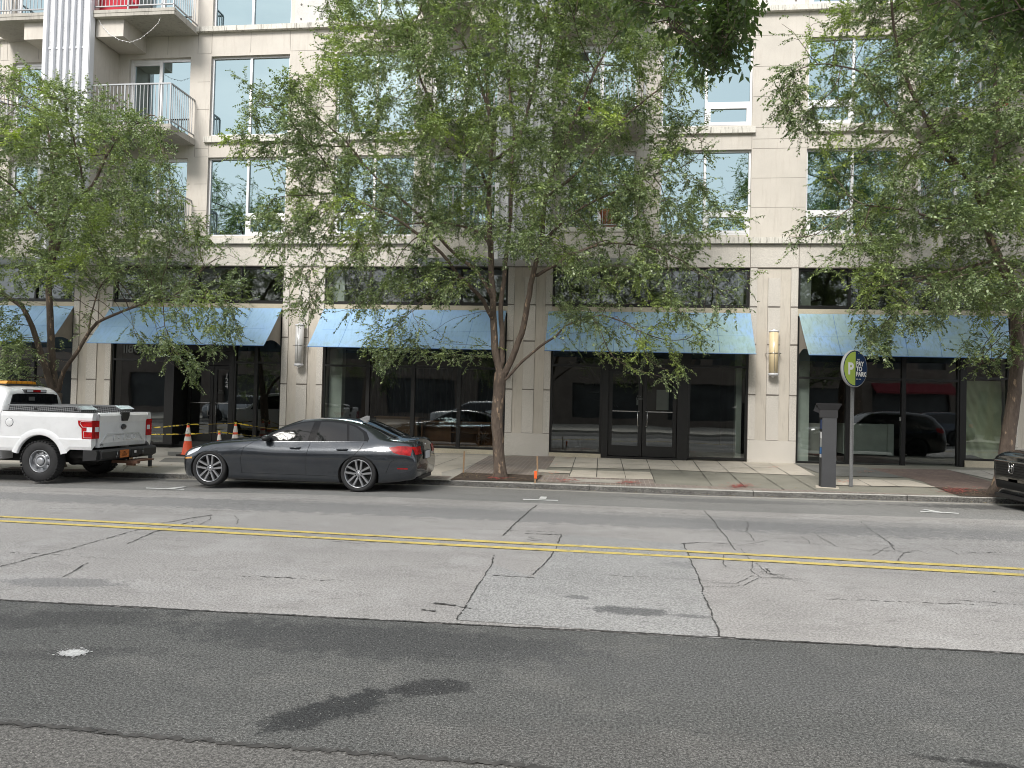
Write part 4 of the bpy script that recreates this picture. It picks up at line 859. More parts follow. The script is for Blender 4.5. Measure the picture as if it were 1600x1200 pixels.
def wheel(parent, x, y, r, rr_, w, style, side=-1, lug=0):
    """tyre + rim; outer face towards `side`"""
    T = Matrix.Translation((x, y, r)) @ Matrix.Rotation(R(90)*(1 if side < 0 else -1), 4, 'X')       # local +z -> outward
    q = MB(); h = w/2; q.lathe([(rr_, -h*.8), (rr_+.02, -h*.98), (r*.93, -h), (r*.985, -h*.85), (r, -h*.6), (r, h*.6), (r*.985, h*.85), (r*.94, h), (rr_+.035, h*1.0), (rr_+.012, h*.93), (rr_, h*.80)], 56, T=T, close=True)
    if lug:
        for i in range(36):
            a = 2*math.pi*i/36
            for zz, sh in ((h*.45, 0), (-h*.45, .5), (h*.9, .25)):
                A = T @ Matrix.Rotation(a+sh*.17, 4, 'Z') @ Matrix.Translation((r*.985, 0, zz)); q.box(-.004, .014, -.022, .022, -h*.22, h*.22, T=A)
    ty = q.build('tyre', m_rubber, parent)
    q = MB(); q.lathe([(rr_*1.0, h*.78), (rr_*1.0, h*.92), (rr_*.965, h*.93), (rr_*.94, h*.80), (rr_*.91, h*.1), (rr_*.90, -h*.7)], 56, T=T)
    if style == 'double5':
        for i in range(5):
            for s_ in (-1, 1):
                a = R(90)+2*math.pi*i/5; A = T @ Matrix.Rotation(a, 4, 'Z')
                y0, y1 = s_*.022, s_*(.022+rr_*.14)
                pts = [(rr_*.16, y0+s_*.004, .021), (rr_*.955, y1, .025)]
                vs = []
                for (X, Y, W_) in pts:
                    zo = h*.60 if X < rr_*.5 else h*.84
                    vs += [(X, Y-W_, zo-.035), (X, Y+W_, zo-.035), (X, Y+W_*.7, zo), (X, Y-W_*.7, zo)]
                q.add(vs, [(0,1,5,4), (1,2,6,5), (2,3,7,6), (3,0,4,7), (0,3,2,1), (4,5,6,7)], T=A)
        q.lathe([(rr_*.23, h*.35), (rr_*.23, h*.58), (rr_*.19, h*.62), (.0001, h*.62)], 30, T=T)
        rim = q.build('rim', m_rim, parent)
        c = MB(); c.lathe([(.001, h*.625), (.030, h*.625), (.032, h*.64), (.001, h*.645)], 20, T=T); c.build('hub_cap', m_chrome, rim)
        c = MB()
        for i in range(5): a = R(90)+2*math.pi*(i+.5)/5; c.lathe([(.0001, h*.66), (.012, h*.66), (.012, h*.5)], 8, T=T @ Matrix.Translation((math.cos(a)*.062, math.sin(a)*.062, 0)))
        c.build('wheel_bolt', m_rimdark, rim)
    elif style == 'steel8':
        n = 8; q.lathe([(rr_*.93, h*.30), (rr_*.86, h*.38), (rr_*.80, h*.42)], 56, T=T)
        q.lathe([(rr_*.56, h*.66), (rr_*.50, h*.72), (rr_*.42, h*.70), (rr_*.40, h*.60)], 48, T=T)
        for i in range(n):
            a = 2*math.pi*i/n; A = T @ Matrix.Rotation(a, 4, 'Z'); vs = []
            for X, W_, Z in ((rr_*.54, .075, h*.67), (rr_*.66, .050, h*.60), (rr_*.82, .060, h*.41)): vs += [(X, -W_, Z), (X, W_, Z), (X, W_*.8, Z-.03), (X, -W_*.8, Z-.03)]
            q.add(vs, [(0,1,5,4), (4,5,9,8), (1,2,6,5), (5,6,10,9), (3,0,4,7), (7,4,8,11)], 0, True, A)
        rim = q.build('rim', m_steelrim, parent)
        c = MB(); c.lathe([(.0001, h*.95), (rr_*.22, h*.93), (rr_*.34, h*.85), (rr_*.36, h*.6)], 40, T=T); c.build('hub_cap', m_steelrim, rim)
        c = MB(); c.lathe([(rr_*.385, h*.66), (rr_*.385, h*.70), (rr_*.365, h*.70)], 40, T=T); c.build('hub_ring', m_rimdark, rim)
    else:
        for i in range(7):
            A = T @ Matrix.Rotation(2*math.pi*i/7, 4, 'Z'); q.box(rr_*.1, rr_*.95, -.02, .02, h*.5, h*.75, T=A)
        q.lathe([(rr_*.2, h*.76), (.0001, h*.78)], 20, T=T); rim = q.build('rim', m_rimdark, parent)
    d = MB(); d.lathe([(.0001, -h*.2), (rr_*.90, -h*.2)], 40, T=T); d.lathe([(.0001, -h*.05), (rr_*.62, -h*.05), (rr_*.64, -h*.12)], 40, T=T); d.build('brake_disc', m_rimdark, rim)
    return ty
m_steelrim = M('painted_steel_rim', (.42, .43, .45), .35, metal=.6, var=.06)
def wheels(car, ax, yo, r, rr_, w, style, lug=0):
    for x in ax:
        for s_ in (-1, 1):
            e = bpy.data.objects.new('wheel', None); C.objects.link(e); e.parent = car; wheel(e, x, s_*(yo-w/2), r, rr_, w, style, s_, lug)
# ---------------------------------------------------------------- grey sedan
SEDAN0 = [(0.00,.32,.40,.38,.50,.48,.56,.56,.52,.60,.40,.62),(0.05,.20,.60,.30,.68,.50,.72,.64,.66,.68,.48,.70),(0.20,.17,.72,.30,.80,.55,.83,.715,.74,.755,.54,.775),(0.50,.17,.79,.32,.87,.62,.895,.80,.80,.84,.58,.865),
 (0.78,.17,.81,.34,.885,.67,.905,.855,.82,.895,.60,.915),(1.2,.17,.82,.34,.875,.70,.90,.90,.825,.94,.62,.965),(1.6,.17,.82,.34,.870,.71,.895,.925,.815,.97,.70,1.00),(1.85,.17,.82,.34,.87,.71,.895,.93,.81,1.08,.735,1.10),
 (2.15,.17,.82,.34,.87,.71,.893,.935,.805,1.245,.655,1.275),(2.45,.17,.82,.34,.87,.715,.893,.94,.80,1.345,.595,1.39),(2.85,.17,.82,.34,.87,.72,.893,.95,.80,1.375,.575,1.43),(3.2,.17,.82,.34,.87,.725,.895,.96,.80,1.36,.565,1.418),(3.5,.17,.82,.34,.88,.73,.90,.97,.80,1.31,.565,1.37),
 (3.8,.18,.81,.35,.885,.74,.903,.985,.80,1.20,.59,1.255),(4.05,.20,.80,.37,.88,.75,.895,.995,.79,1.09,.625,1.145),(4.25,.22,.77,.39,.86,.755,.875,.995,.765,1.035,.62,1.085),(4.42,.25,.74,.41,.83,.75,.845,.98,.735,1.03,.58,1.075),(4.52,.27,.71,.43,.80,.73,.81,.95,.70,1.02,.55,1.068),(4.58,.30,.67,.45,.77,.68,.78,.86,.66,.94,.50,.99),(4.62,.34,.60,.46,.70,.60,.73,.70,.62,.74,.45,.76)]
SEDAN = [((.78-(.78-r_[0])*.80) if r_[0] < .78 else r_[0],)+tuple(r_[1:]) for r_ in SEDAN0]
m_gloss = M('gloss_black_trim', (.004, .004, .005), .12, var=.05, spec=.3)
def sedan(loc, sc, label, col):
    car = empty('parked_sedan', loc, label, 'car'); car.scale = (sc,)*3; B = Body(SEDAN)
    paint = carpaint('grey_metallic_paint', col, .6, rough=.24)
    B.mesh('body', [paint, m_under], car, 120, [(.78, .33, .375), (3.59, .33, .375)])
    # black window band, glass
    zt = lambda x: B.k(7, x)+.018; zr = lambda x: B.k(9, x); rail = lambda x, d: zr(x)-d
    for s_ in (-1, 1):
        q = MB(); B.patch(q, poly_lin([(1.72, zt(1.72)-.012), (3.72, zt(3.7)-.012)]), poly_lin([(1.80, rail(1.80, .03)), (2.15, rail(2.15, .004)), (2.45, rail(2.45, .004)), (2.85, rail(2.85, .004)), (3.2, rail(3.2, .004)), (3.45, rail(3.45, .03)), (3.66, rail(3.66, .09)), (3.735, zt(3.7)+.05)]), 44, 8, .004, s_); q.build('window_surround', m_gloss, car)
        q = MB(); B.patch(q, poly_lin([(1.86, zt(1.86)), (2.60, zt(2.6))]), poly_lin([(1.93, rail(1.93, .035)), (2.15, rail(2.15, .028)), (2.45, rail(2.45, .028)), (2.66, rail(2.66, .03))]), 24, 8, .009, s_); q.build('front_side_window', m_carglass2, car)
        q = MB(); B.patch(q, poly_lin([(2.74, zt(2.74)), (3.34, zt(3.3))]), poly_lin([(2.78, rail(2.78, .03)), (3.0, rail(3.0, .03)), (3.27, rail(3.27, .04))]), 20, 8, .009, s_); q.build('rear_side_window', m_carglass2, car)
        q = MB(); B.patch(q, poly_lin([(3.385, zt(3.4)), (3.655, zt(3.6)+.004)]), poly_lin([(3.315, rail(3.315, .045)), (3.44, rail(3.44, .065)), (3.60, rail(3.6, .125)), (3.66, zt(3.6)+.03)]), 14, 8, .009, s_); q.build('quarter_window', m_carglass2, car)
    q = MB(); q.grid(14, 14, lambda u, v: (lambda x, f: (x, B.top(x, f)[0], B.top(x, f)[1]+.006))(1.72+u*.68, (v*2-1)*.93)); q.build('windscreen', m_carglass2, car)
    q = MB(); q.grid(14, 14, lambda u, v: (lambda x, f: (x, B.top(x, f)[0], B.top(x, f)[1]+.006))(3.52+u*.64, (v*2-1)*(.88-.03*u))); q.build('rear_window', m_carglass2, car)
    # shut lines
    arch = [(3.22, .30), (3.30, .45), (3.40, .60), (3.50, .72), (3.62, .86), (3.66, zt(3.66)-.03)]
    for pts in ([(1.40, .30), (1.385, .60), (1.43, .80), (1.60, .93), (1.74, .945)], [(2.62, .30), (2.62, .66), (2.66, .93)], arch, [(1.40, .30), (3.22, .30)]):
        for s_ in (-1, 1): q = MB(); B.line(q, pts, .007, .0015, s_); q.build('shut_line', m_under, car)
    for pts in ([(.27, .47), (.46, .70)], [(4.30, .68), (4.18, .62), (4.10, .40)]): q = MB(); B.line(q, pts, .006, .0015); q.build('shut_line', m_under, car)
    for s_ in (-1, 1): q = MB(); B.line(q, [(1.80, zt(1.8)-.014), (3.72, zt(3.7)-.014)], .008, .008, s_); q.build('window_trim', m_chromedark, car)
    for x in (2.40, 3.28):                                # door handles
        h = MB(); z = .825; y = -(B.y(x, z)); h.tube([(x-.10, y+.005, z-.004), (x-.085, y-.028, z), (x+.085, y-.030, z+.008), (x+.10, y+.004, z+.006)], [.012, .013, .014, .012], 8); hd = h.build('door_handle', paint, car)
        h = MB(); h.lathe([(.0001, .001), (.052, .001), (.055, -.004)], 16, T=Matrix.Translation((x, y-.002, z-.022)) @ Matrix.Rotation(R(90), 4, 'X') @ Matrix.Scale(.55, 4, (0, 1, 0))); h.build('handle_recess', m_under, hd)
    for s_ in (-1, 1):                                    # mirrors
        h = MB(); y = B.y(1.86, .95)
        def mf(u, v):
            a, b = u*2*math.pi, (v-.5)*math.pi; return (1.86+.075*math.cos(b)*math.cos(a)*1.0, s_*(y+.10+.10*math.sin(b)), 1.0+.062*math.cos(b)*math.sin(a))
        h.grid(16, 10, mf); h.tube([(1.88, s_*(y-.04), .955), (1.87, s_*(y+.06), .97)], .02, 8); h.build('wing_mirror', m_plastic, car)
    for s_ in (-1, 1):                                    # lamps
        h = MB(); B.patch(h, poly_lin([(.29, .59), (.40, .63), (.55, .71)]), poly_lin([(.32, .675), (.44, .735), (.60, .79)]), 12, 6, .005, s_); h.build('headlight', m_lampclear, car)
        h = MB(); B.patch(h, poly_lin([(.27, .535), (.44, .55)]), poly_lin([(.27, .56), (.44, .585)]), 8, 3, .006, s_); h.build('side_marker', m_amber, car)
        h = MB(); B.patch(h, poly_lin([(4.14, .875), (4.22, .80), (4.34, .76), (4.52, .745)]), poly_lin([(4.14, .89), (4.28, .92), (4.42, .925), (4.54, .91)]), 20, 8, .006, s_); tl = h.build('tail_light', m_lampred, car)
        h = MB(); B.patch(h, poly_lin([(4.30, .48), (4.48, .48)]), poly_lin([(4.30, .50), (4.48, .50)]), 6, 2, .006, s_); h.build('reflector', m_lampred, car)
    def rearpt(y, z, off=.012):                           # point on the tail
        for x in np.linspace(4.62, 4.2, 85):
            S = B.section(float(x), 3); zz = [p[1] for p in S]
            if min(zz) <= z <= max(zz) and B.y(float(x), z) >= abs(y): return float(x)+off
        return 4.3
    for s_ in (-1, 1):
        h = MB(); h.grid(10, 5, lambda u, v: (rearpt(s_*(.42+.32*u), .76+.15*v), s_*(.42+.32*u), .76+.15*v)); h.build('tail_light', m_lampred, car)
    h = MB(); h.grid(10, 3, lambda u, v: (rearpt(-.26+.52*u, .64+.17*v), -.26+.52*u, .64+.17*v)); h.build('plate_recess', m_plastic, car)
    h = MB(); h.box(4.635, 4.645, -.155, .155, .65, .80); h.build('license_plate', M('plate_white', (.55, .56, .60), .5), car)
    h = MB(); h.box(4.48, 4.60, -.50, .50, .24, .31); h.build('rear_diffuser', m_plastic, car)
    h = MB(); h.lathe([(.0001, .0), (.038, .0), (.042, .006), (.0001, .012)], 24, T=Matrix.Translation((4.585, 0, .93)) @ Matrix.Rotation(R(90), 4, 'Y')); h.build('badge', m_chrome, car)
    h = MB()
    for y in (-.48, -.40): h.tube([(4.40, y, .26), (4.64, y, .25)], .030, 12)
    h.build('exhaust_pipe', m_under, car)
    h = MB(); h.box(1.2, 3.2, -.81, .81, .19, .30); h.box(.5, 4.4, -.6, .6, .16, .25); h.build('floor_pan', m_under, car)
    h = MB()                                              # shark fin
    h.add([(3.30, -.025, 1.405), (3.30, .025, 1.405), (3.50, -.03, 1.375), (3.50, .03, 1.375), (3.44, -.006, 1.475), (3.44, .006, 1.475), (3.50, -.008, 1.47), (3.50, .008, 1.47)], [(0, 1, 5, 4), (0, 4, 6, 2), (1, 3, 7, 5), (4, 5, 7, 6), (2, 6, 7, 3)]); h.build('roof_antenna', M('fin_grey', (.10, .105, .11), .4), car)
    q = MB(); q.box(2.3, 2.9, -.62, -.2, .5, .9); q.box(2.85, 3.05, -.62, -.2, .6, 1.15); q.box(2.3, 2.9, .2, .62, .5, .9); q.box(2.85, 3.05, .2, .62, .6, 1.15); q.box(3.6, 3.9, -.6, .6, .6, 1.05); q.build('seat', m_under, car)
    for ch_ in list(car.children): ch_.scale = (1, 1, .915); ch_.location.z = -.010
    wheels(car, (.78, 3.59), .895, .325, .250, .225, 'double5')
    return car
m_carglass2 = M('dark_car_glass', (.010, .011, .012), .02, var=.05, coat=0, spec=.5); m_chromedark = M('dark_chrome', (.35, .36, .37), .2, metal=1, var=.03)
sf, sr_ = onG(330, 763), onG(565, 769.4)
sc_ = 1.058; zc_ = zg(-6.0, 14.05)+.025
sedan((-7.60-.78*sc_, 14.02+.895*sc_, zc_), sc_, 'dark grey four-door sedan with double-spoke wheels parked between the pickup and the tree', (.046, .053, .063))
# ---------------------------------------------------------------- SUVs
SUV = [(0.00,.42,.50,.52,.60,.66,.68,.82,.66,.90,.50,.93),(0.05,.24,.62,.36,.72,.62,.80,.86,.76,.96,.56,.99),(0.18,.20,.74,.36,.84,.66,.88,.92,.82,1.01,.60,1.035),(0.45,.20,.82,.38,.90,.72,.92,.97,.86,1.05,.66,1.075),
 (0.9,.22,.84,.40,.92,.78,.93,1.01,.87,1.08,.68,1.10),(1.25,.22,.84,.40,.91,.80,.925,1.03,.865,1.10,.72,1.13),(1.5,.22,.84,.40,.91,.80,.925,1.04,.86,1.20,.77,1.23),(1.85,.22,.84,.40,.91,.81,.925,1.05,.86,1.42,.70,1.46),(2.2,.22,.84,.40,.91,.82,.925,1.06,.86,1.57,.64,1.62),
 (2.7,.22,.84,.40,.91,.83,.925,1.08,.86,1.61,.62,1.675),(3.3,.22,.84,.40,.91,.84,.925,1.10,.86,1.61,.62,1.675),(3.9,.22,.84,.40,.91,.86,.925,1.13,.85,1.57,.61,1.63),(4.2,.25,.82,.42,.90,.88,.91,1.15,.84,1.50,.61,1.56),(4.42,.28,.80,.45,.88,.88,.88,1.14,.82,1.30,.62,1.36),(4.54,.30,.76,.47,.84,.80,.84,1.05,.76,1.12,.60,1.16),(4.60,.36,.70,.50,.78,.66,.80,.80,.72,.86,.5,.88)]
def suv(loc, sc, label, col, face=True, metal=0, rz=0):
    car = empty('parked_suv', loc, label, 'car', None, rz); car.scale = (sc,)*3; B = Body(SUV); paint = carpaint('suv_paint', col, metal, rough=.25)
    B.mesh('body', [paint, m_under], car, 100, [(.92, .36, .42), (3.58, .36, .42)])
    q = MB(); zt = lambda x: B.k(7, x)+.02
    for s_ in (-1, 1):
        B.patch(q, poly_lin([(1.50, zt(1.5)), (4.22, zt(4.2)+.02)]), poly_lin([(1.62, B.k(9, 1.62)-.03), (1.95, B.k(9, 1.95)-.03), (2.3, B.k(9, 2.3)-.03), (3.3, B.k(9, 3.3)-.03), (4.0, B.k(9, 4.0)-.05), (4.18, B.k(9, 4.18)-.12)]), 30, 8, .006, s_)
    q.grid(12, 12, lambda u, v: (lambda x, f: (x, B.top(x, f)[0], B.top(x, f)[1]+.006))(1.36+u*.80, (v*2-1)*.93)); q.grid(8, 12, lambda u, v: (lambda x, f: (x, B.top(x, f)[0], B.top(x, f)[1]+.006))(4.22+u*.20, (v*2-1)*.9))
    q.build('window', m_carglass2, car)
    for s_ in (-1, 1):
        for pts in ([(1.42, .42), (1.40, .8), (1.50, 1.04)], [(2.55, .42), (2.58, 1.08), (2.60, B.k(9, 2.6)-.04)], [(3.2, .45), (3.35, .65), (3.62, .90), (3.66, 1.13), (3.60, B.k(9, 3.6)-.04)]): q = MB(); B.line(q, pts, .008, .009, s_); q.build('shut_line', m_under, car)
    for s_ in (-1, 1):
        h = MB(); B.patch(h, poly_lin([(.07, .80), (.20, .82), (.62, .90)]), poly_lin([(.09, .87), (.25, .93), (.72, .975)]), 14, 5, .006, s_); h.build('headlight', m_lampclear, car)
        h = MB(); B.patch(h, poly_lin([(4.25, .98), (4.50, .93)]), poly_lin([(4.22, 1.12), (4.44, 1.12)]), 8, 4, .006, s_); h.build('tail_light', m_lampred, car)
        h = MB(); y = B.y(1.62, 1.06); h.grid(14, 8, lambda u, v: (1.62+.08*math.cos((v-.5)*math.pi)*math.cos(u*6.2832), s_*(y+.11+.11*math.sin((v-.5)*math.pi)), 1.13+.075*math.cos((v-.5)*math.pi)*math.sin(u*6.2832))); h.build('wing_mirror', paint, car)
    def fr_(y, z, off=-.012):
        for x in np.linspace(0.0, .45, 91):
            zz = [p[1] for p in B.section(float(x), 3)]
            if min(zz) <= z <= max(zz) and B.y(float(x), z) >= abs(y): return float(x)+off
        return .3
    g = MB(); g.grid(24, 10, lambda u, v: (fr_(-.60+1.2*u, .56+.26*v), -.60+1.2*u, .56+.26*v)); gr = g.build('grille', m_plastic, car)
    g = MB()
    for z in (.60, .645, .69, .735, .78): g.tube([(fr_(-.56+1.12*i/16, z, -.02), -.56+1.12*i/16, z) for i in range(17)], .007, 5)
    g.build('grille_bar', m_under, gr)
    g = MB(); g.tube([(fr_(-.66+1.32*i/20, .845, -.018), -.66+1.32*i/20, .845) for i in range(21)], .018, 8); g.build('chrome_bar', m_chromedark, car)
    g = MB(); X = fr_(0, .73, -.035); T = Matrix.Translation((X, 0, .0))
    for yy in (-1, 1): g.tube([(X, yy*.034, .67), (X-.004, yy*.046, .80)], .0065, 8)
    g.tube([(X, -.046, .73), (X, .046, .73)], .006, 8)
    pr = [(-.075, .655), (-.085, .80), (-.06, .83), (.06, .83), (.085, .80), (.075, .655), (.05, .64), (-.05, .64), (-.075, .655)]; g.tube([(X, a, b) for a, b in pr], .005, 6); g.build('emblem', m_chrome, car)
    g = MB(); g.grid(20, 5, lambda u, v: (fr_(-.62+1.24*u, .34+.14*v), -.62+1.24*u, .34+.14*v)); g.build('lower_intake', m_under, car)
    g = MB(); g.box(-.02, .5, -.60, .60, .17, .235); g.build('front_lip', m_plastic, car)
    g = MB(); g.box(.0, .02, -.16, .16, .44, .53); g.build('plate_holder', m_plastic, car)
    h = MB(); h.box(1.3, 3.2, -.82, .82, .22, .36); h.build('floor_pan', m_under, car)
    wheels(car, (.92, 3.58), .92, .36, .235, .235, 'plain'); return car
# black SUV at the right edge
P = atY(1553, 770, 14.9)
suv((7.33, 14.05+.93, zg(8, 14.8)+.0), 1.0, 'glossy black SUV with chrome emblem, only its front showing at the right edge', (.006, .006, .007))
suv((-9.8, 2.1, 0.0), 1.0, 'white SUV parked on the near side of the street, seen mirrored in the shop glass', (.72, .74, .76))
suv((-24, 2.1, 0.0), 1.0, 'silver car parked further along the near side, seen mirrored in the left shop glass', (.40, .42, .44), metal=.5)
suv((14, 2.2, 0.0), 1.0, 'dark blue car parked to the right on the near side of the street', (.02, .03, .05), metal=.4)
# ---------------------------------------------------------------- white pickup: x from the front, bed at the back
m_wpaint = carpaint('white_truck_paint', (.80, .81, .82), 0, rough=.35)
TX, TY, TZ = -10.13, 14.10, -.115                                   # rear end of the tailgate, near flank, tyre contact
truck = empty('pickup_truck', (TX-5.50, TY+1.0, TZ), 'white pickup truck with side tool boxes and amber light bar parked at the left edge', 'pickup truck')
CAB = [(0.0,.50,.60,.60,.75,.80,.84,1.02,.82,1.10,.66,1.12),(0.08,.42,.76,.56,.88,.80,.94,1.08,.90,1.16,.70,1.18),(.5,.42,.88,.58,.97,.86,.99,1.14,.95,1.22,.76,1.24),(1.1,.42,.90,.58,.99,.90,1.0,1.18,.96,1.26,.80,1.28),(1.5,.42,.90,.58,.99,.92,1.0,1.21,.96,1.30,.84,1.33),
 (1.8,.42,.90,.58,.99,.92,1.0,1.23,.96,1.50,.80,1.54),(2.15,.42,.90,.58,.99,.92,1.0,1.25,.95,1.76,.72,1.81),(2.5,.42,.90,.58,.99,.92,1.0,1.26,.95,1.84,.70,1.90),(3.0,.42,.90,.58,.99,.92,1.0,1.27,.95,1.86,.70,1.92),(3.28,.42,.90,.58,.99,.92,1.0,1.27,.945,1.83,.705,1.89),(3.40,.42,.90,.58,.98,.92,.99,1.27,.93,1.76,.72,1.82),(3.44,.42,.88,.58,.96,.92,.97,1.26,.92,1.70,.72,1.76)]
B = Body(CAB); B.mesh('cab', [m_wpaint, m_under], truck, 80, [(.95, .42, .50)])
q = MB(); zt = lambda x: B.k(7, x)+.02
for s_ in (-1, 1):
    B.patch(q, poly_lin([(1.78, zt(1.8)), (3.30, zt(3.3))]), poly_lin([(1.95, B.k(9, 1.95)-.05), (2.2, B.k(9, 2.2)-.04), (3.0, B.k(9, 3.0)-.04), (3.22, B.k(9, 3.22)-.05)]), 20, 6, .006, s_)
q.grid(10, 10, lambda u, v: (lambda x, f: (x, B.top(x, f)[0], B.top(x, f)[1]+.006))(1.55+u*.62, (v*2-1)*.92)); q.build('cab_window', m_carglass2, truck)
q = MB(); q.prism([(-.76, 1.29), (.76, 1.29), (.635, 1.725), (.52, 1.745), (-.52, 1.745), (-.635, 1.725)], 3.445, 3.462, 'x'); rw = q.build('rear_window', m_carglass2, truck)
q = MB(); q.box(3.463, 3.468, -.20, -.03, 1.60, 1.68); q.box(3.463, 3.468, -.62, -.36, 1.36, 1.50); q.box(3.463, 3.468, .30, .52, 1.36, 1.50); q.build('headrest', M('seat_grey', (.10, .10, .10), .9), rw)
q = MB(); q.prism([(-.80, 1.25), (.80, 1.25), (.80, 1.292), (-.80, 1.292)], 3.446, 3.466, 'x'); q.build('window_rubber', m_plastic, truck)
q = MB(); q.box(3.37, 3.47, -.30, .30, 1.765, 1.835); cl = q.build('cargo_lamp', m_plastic, truck); q = MB(); q.box(3.471, 3.476, -.27, -.10, 1.78, 1.822); q.box(3.471, 3.476, .12, .27, 1.78, 1.822); q.build('clear_lens', m_lampclear, cl); q = MB(); q.box(3.471, 3.478, -.098, .118, 1.778, 1.824); q.build('brake_lens', m_lampred, cl)
q = MB(); q.box(2.9, 3.15, -.44, .44, 1.92, 1.945); lb = q.build('light_bar', m_plastic, truck)
q = MB(); T0 = Matrix.Translation((3.02, 0, 0)); q.prism([(-.43, 1.947), (.43, 1.947), (.39, 2.005), (-.39, 2.005)], -.10, .10, 'x', T=T0); q.build('amber_cover', m_amber2, lb) if False else q.build('amber_cover', m_amber, lb)
q = MB()
for i in range(5): q.box(2.915, 3.125, -.30+.15*i-.006, -.30+.15*i+.006, 1.95, 2.009)
q.build('rib', M('amber_dark', (.35, .12, .01), .4), lb)
# bed: outer side panel with arch, inner bed, rails
def bedside(s_):
    q = MB(); prof = [(.60, .975), (.66, .995), (.86, 1.0), (.89, .988), (1.30, .985), (1.385, .965), (1.40, .93), (1.40, .86), (1.32, .86), (.70, .86)]
    nx = 30; vs = []; m = len(prof); xs = [3.50+(5.50-3.50)*i/nx for i in range(nx+1)]
    for x in xs:
        for z, y in prof:
            zz = z if z > .7 else z + (.06 if x > 5.0 else 0)
            vs.append((x, s_*y, zz))
    fs = [(i*m+j, i*m+(j+1) % m, (i+1)*m+(j+1) % m, (i+1)*m+j) for i in range(nx) for j in range(m)]; fs += [tuple(range(m)), tuple(nx*m+j for j in range(m))]
    q.add(vs, fs, 0, False); o = q.build('bed_side', [m_wpaint, m_under], truck)
    ct = MB(); ct.tube([(4.38, s_*.5, .44), (4.38, s_*1.3, .44)], .50, 56); co = ct.build('cut', [m_under, m_under]); co.parent = truck; cut(o, co); return o
for s_ in (-1, 1):
    o = bedside(s_)
    q = MB(); pts = [(4.38+math.cos(R(a))*.545, s_*.985, .44+math.sin(R(a))*.545) for a in range(17, 166, 4)]; vs = []
    for a in range(14, 168, 3):
        ca, sa = math.cos(R(a)), math.sin(R(a))
        for rad, yy in ((.485, .955), (.49, 1.008), (.51, 1.014), (.57, 1.006), (.62, .989)): vs.append((4.38+ca*rad, s_*yy, .44+sa*rad))
    n = len(vs)//5; q.add(vs, [(i*5+j, i*5+j+1, (i+1)*5+j+1, (i+1)*5+j) for i in range(n-1) for j in range(4)], 0, True); q.build('wheel_arch_lip', m_wpaint, truck)
    q = MB(); q.box(3.50, 5.50, s_*.90-.055, s_*.90+.055, 1.402, 1.409); q.build('bed_rail_cap', m_plastic, truck)
q = MB(); q.lathe([(.078, .0), (.078, .004), (.074, .006), (.0001, .006)], 28, T=Matrix.Translation((3.70, -.990, 1.17)) @ Matrix.Rotation(R(90), 4, 'X')); fu = q.build('fuel_door', m_wpaint, truck)
q = MB(); q.lathe([(.080, .0005), (.086, .0005)], 28, T=Matrix.Translation((3.70, -.990, 1.17)) @ Matrix.Rotation(R(90), 4, 'X')); q.build('fuel_door_gap', m_chromedark, fu)
q = MB(); q.box(3.48, 5.42, -.858, .858, .70, .76); q.box(3.46, 3.52, -.93, .93, .62, 1.38); q.build('bed_floor', m_plastic, truck)
q = MB(); q.box(.4, 5.3, -.55, .55, .36, .56); q.box(4.9, 5.4, -.80, .80, .48, .62); q.box(4.6, 5.1, -.35, -.02, .30, .42); q.build('chassis', m_under, truck)
q = MB(); q.tube([(4.38, -.9, .42), (4.38, .9, .42)], .06, 10); q.lathe([(.0001, -.14), (.15, -.09), (.15, .09), (.0001, .14)], 14, T=Matrix.Translation((4.38, .1, .40)) @ Matrix.Rotation(R(90), 4, 'X')); q.build('axle', m_under, truck)
# tailgate
q = MB(); q.box(5.44, 5.50, -.80, .80, .70, 1.385); tg = q.build('tailgate', m_wpaint, truck)
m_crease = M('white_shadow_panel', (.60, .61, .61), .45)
q = MB(); q.add([(5.502, -.80, 1.385), (5.502, .80, 1.385), (5.535, .80, 1.34), (5.535, -.80, 1.34), (5.502, -.80, 1.20), (5.502, .80, 1.20), (5.48, .80, 1.40), (5.48, -.80, 1.40)], [(0, 1, 2, 3), (3, 2, 5, 4), (7, 6, 1, 0)]); q.build('spoiler_lip', m_wpaint, tg)
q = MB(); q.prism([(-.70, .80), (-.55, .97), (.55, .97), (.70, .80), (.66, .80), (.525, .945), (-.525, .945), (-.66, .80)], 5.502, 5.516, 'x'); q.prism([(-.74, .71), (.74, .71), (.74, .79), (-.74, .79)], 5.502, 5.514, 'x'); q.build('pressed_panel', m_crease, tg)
q = MB(); q.prism([(-.13, 1.405), (.13, 1.405), (.13, 1.33), (.075, 1.225), (-.075, 1.225), (-.13, 1.33)], 5.503, 5.555, 'x'); hd = q.build('tailgate_handle', m_plastic, tg)
Tm = Matrix.Translation((5.512, 0, 1.10)) @ Matrix.Rotation(R(90), 4, 'Y') @ Matrix.Scale(1.55, 4, (0, 1, 0))
q = MB(); q.lathe([(.0001, .012), (.055, .010), (.060, 0)], 30, T=Tm); em = q.build('emblem', M('emblem_dark', (.012, .014, .02), .3, coat=.8), tg)
RX = Matrix.Rotation(R(90), 4, 'Z') @ Matrix.Rotation(R(90), 4, 'X')
text('emblem_script', 'Ford', .062, m_chromedark, em, Matrix.Translation((5.525, 0, 1.10)) @ RX @ Matrix.Shear('XZ', 4, (0, 0)), .002)
text('embossed_letters', 'F-150', .17, m_crease2 if 'm_crease2' in globals() else m_wpaint, tg, Matrix.Translation((5.512, .05, .875)) @ RX @ Matrix.Scale(2.0, 4, (1, 0, 0)), .008)
text('unit_number', '2701', .055, m_plastic, tg, Matrix.Translation((5.520, -.70, .755)) @ RX, .001)
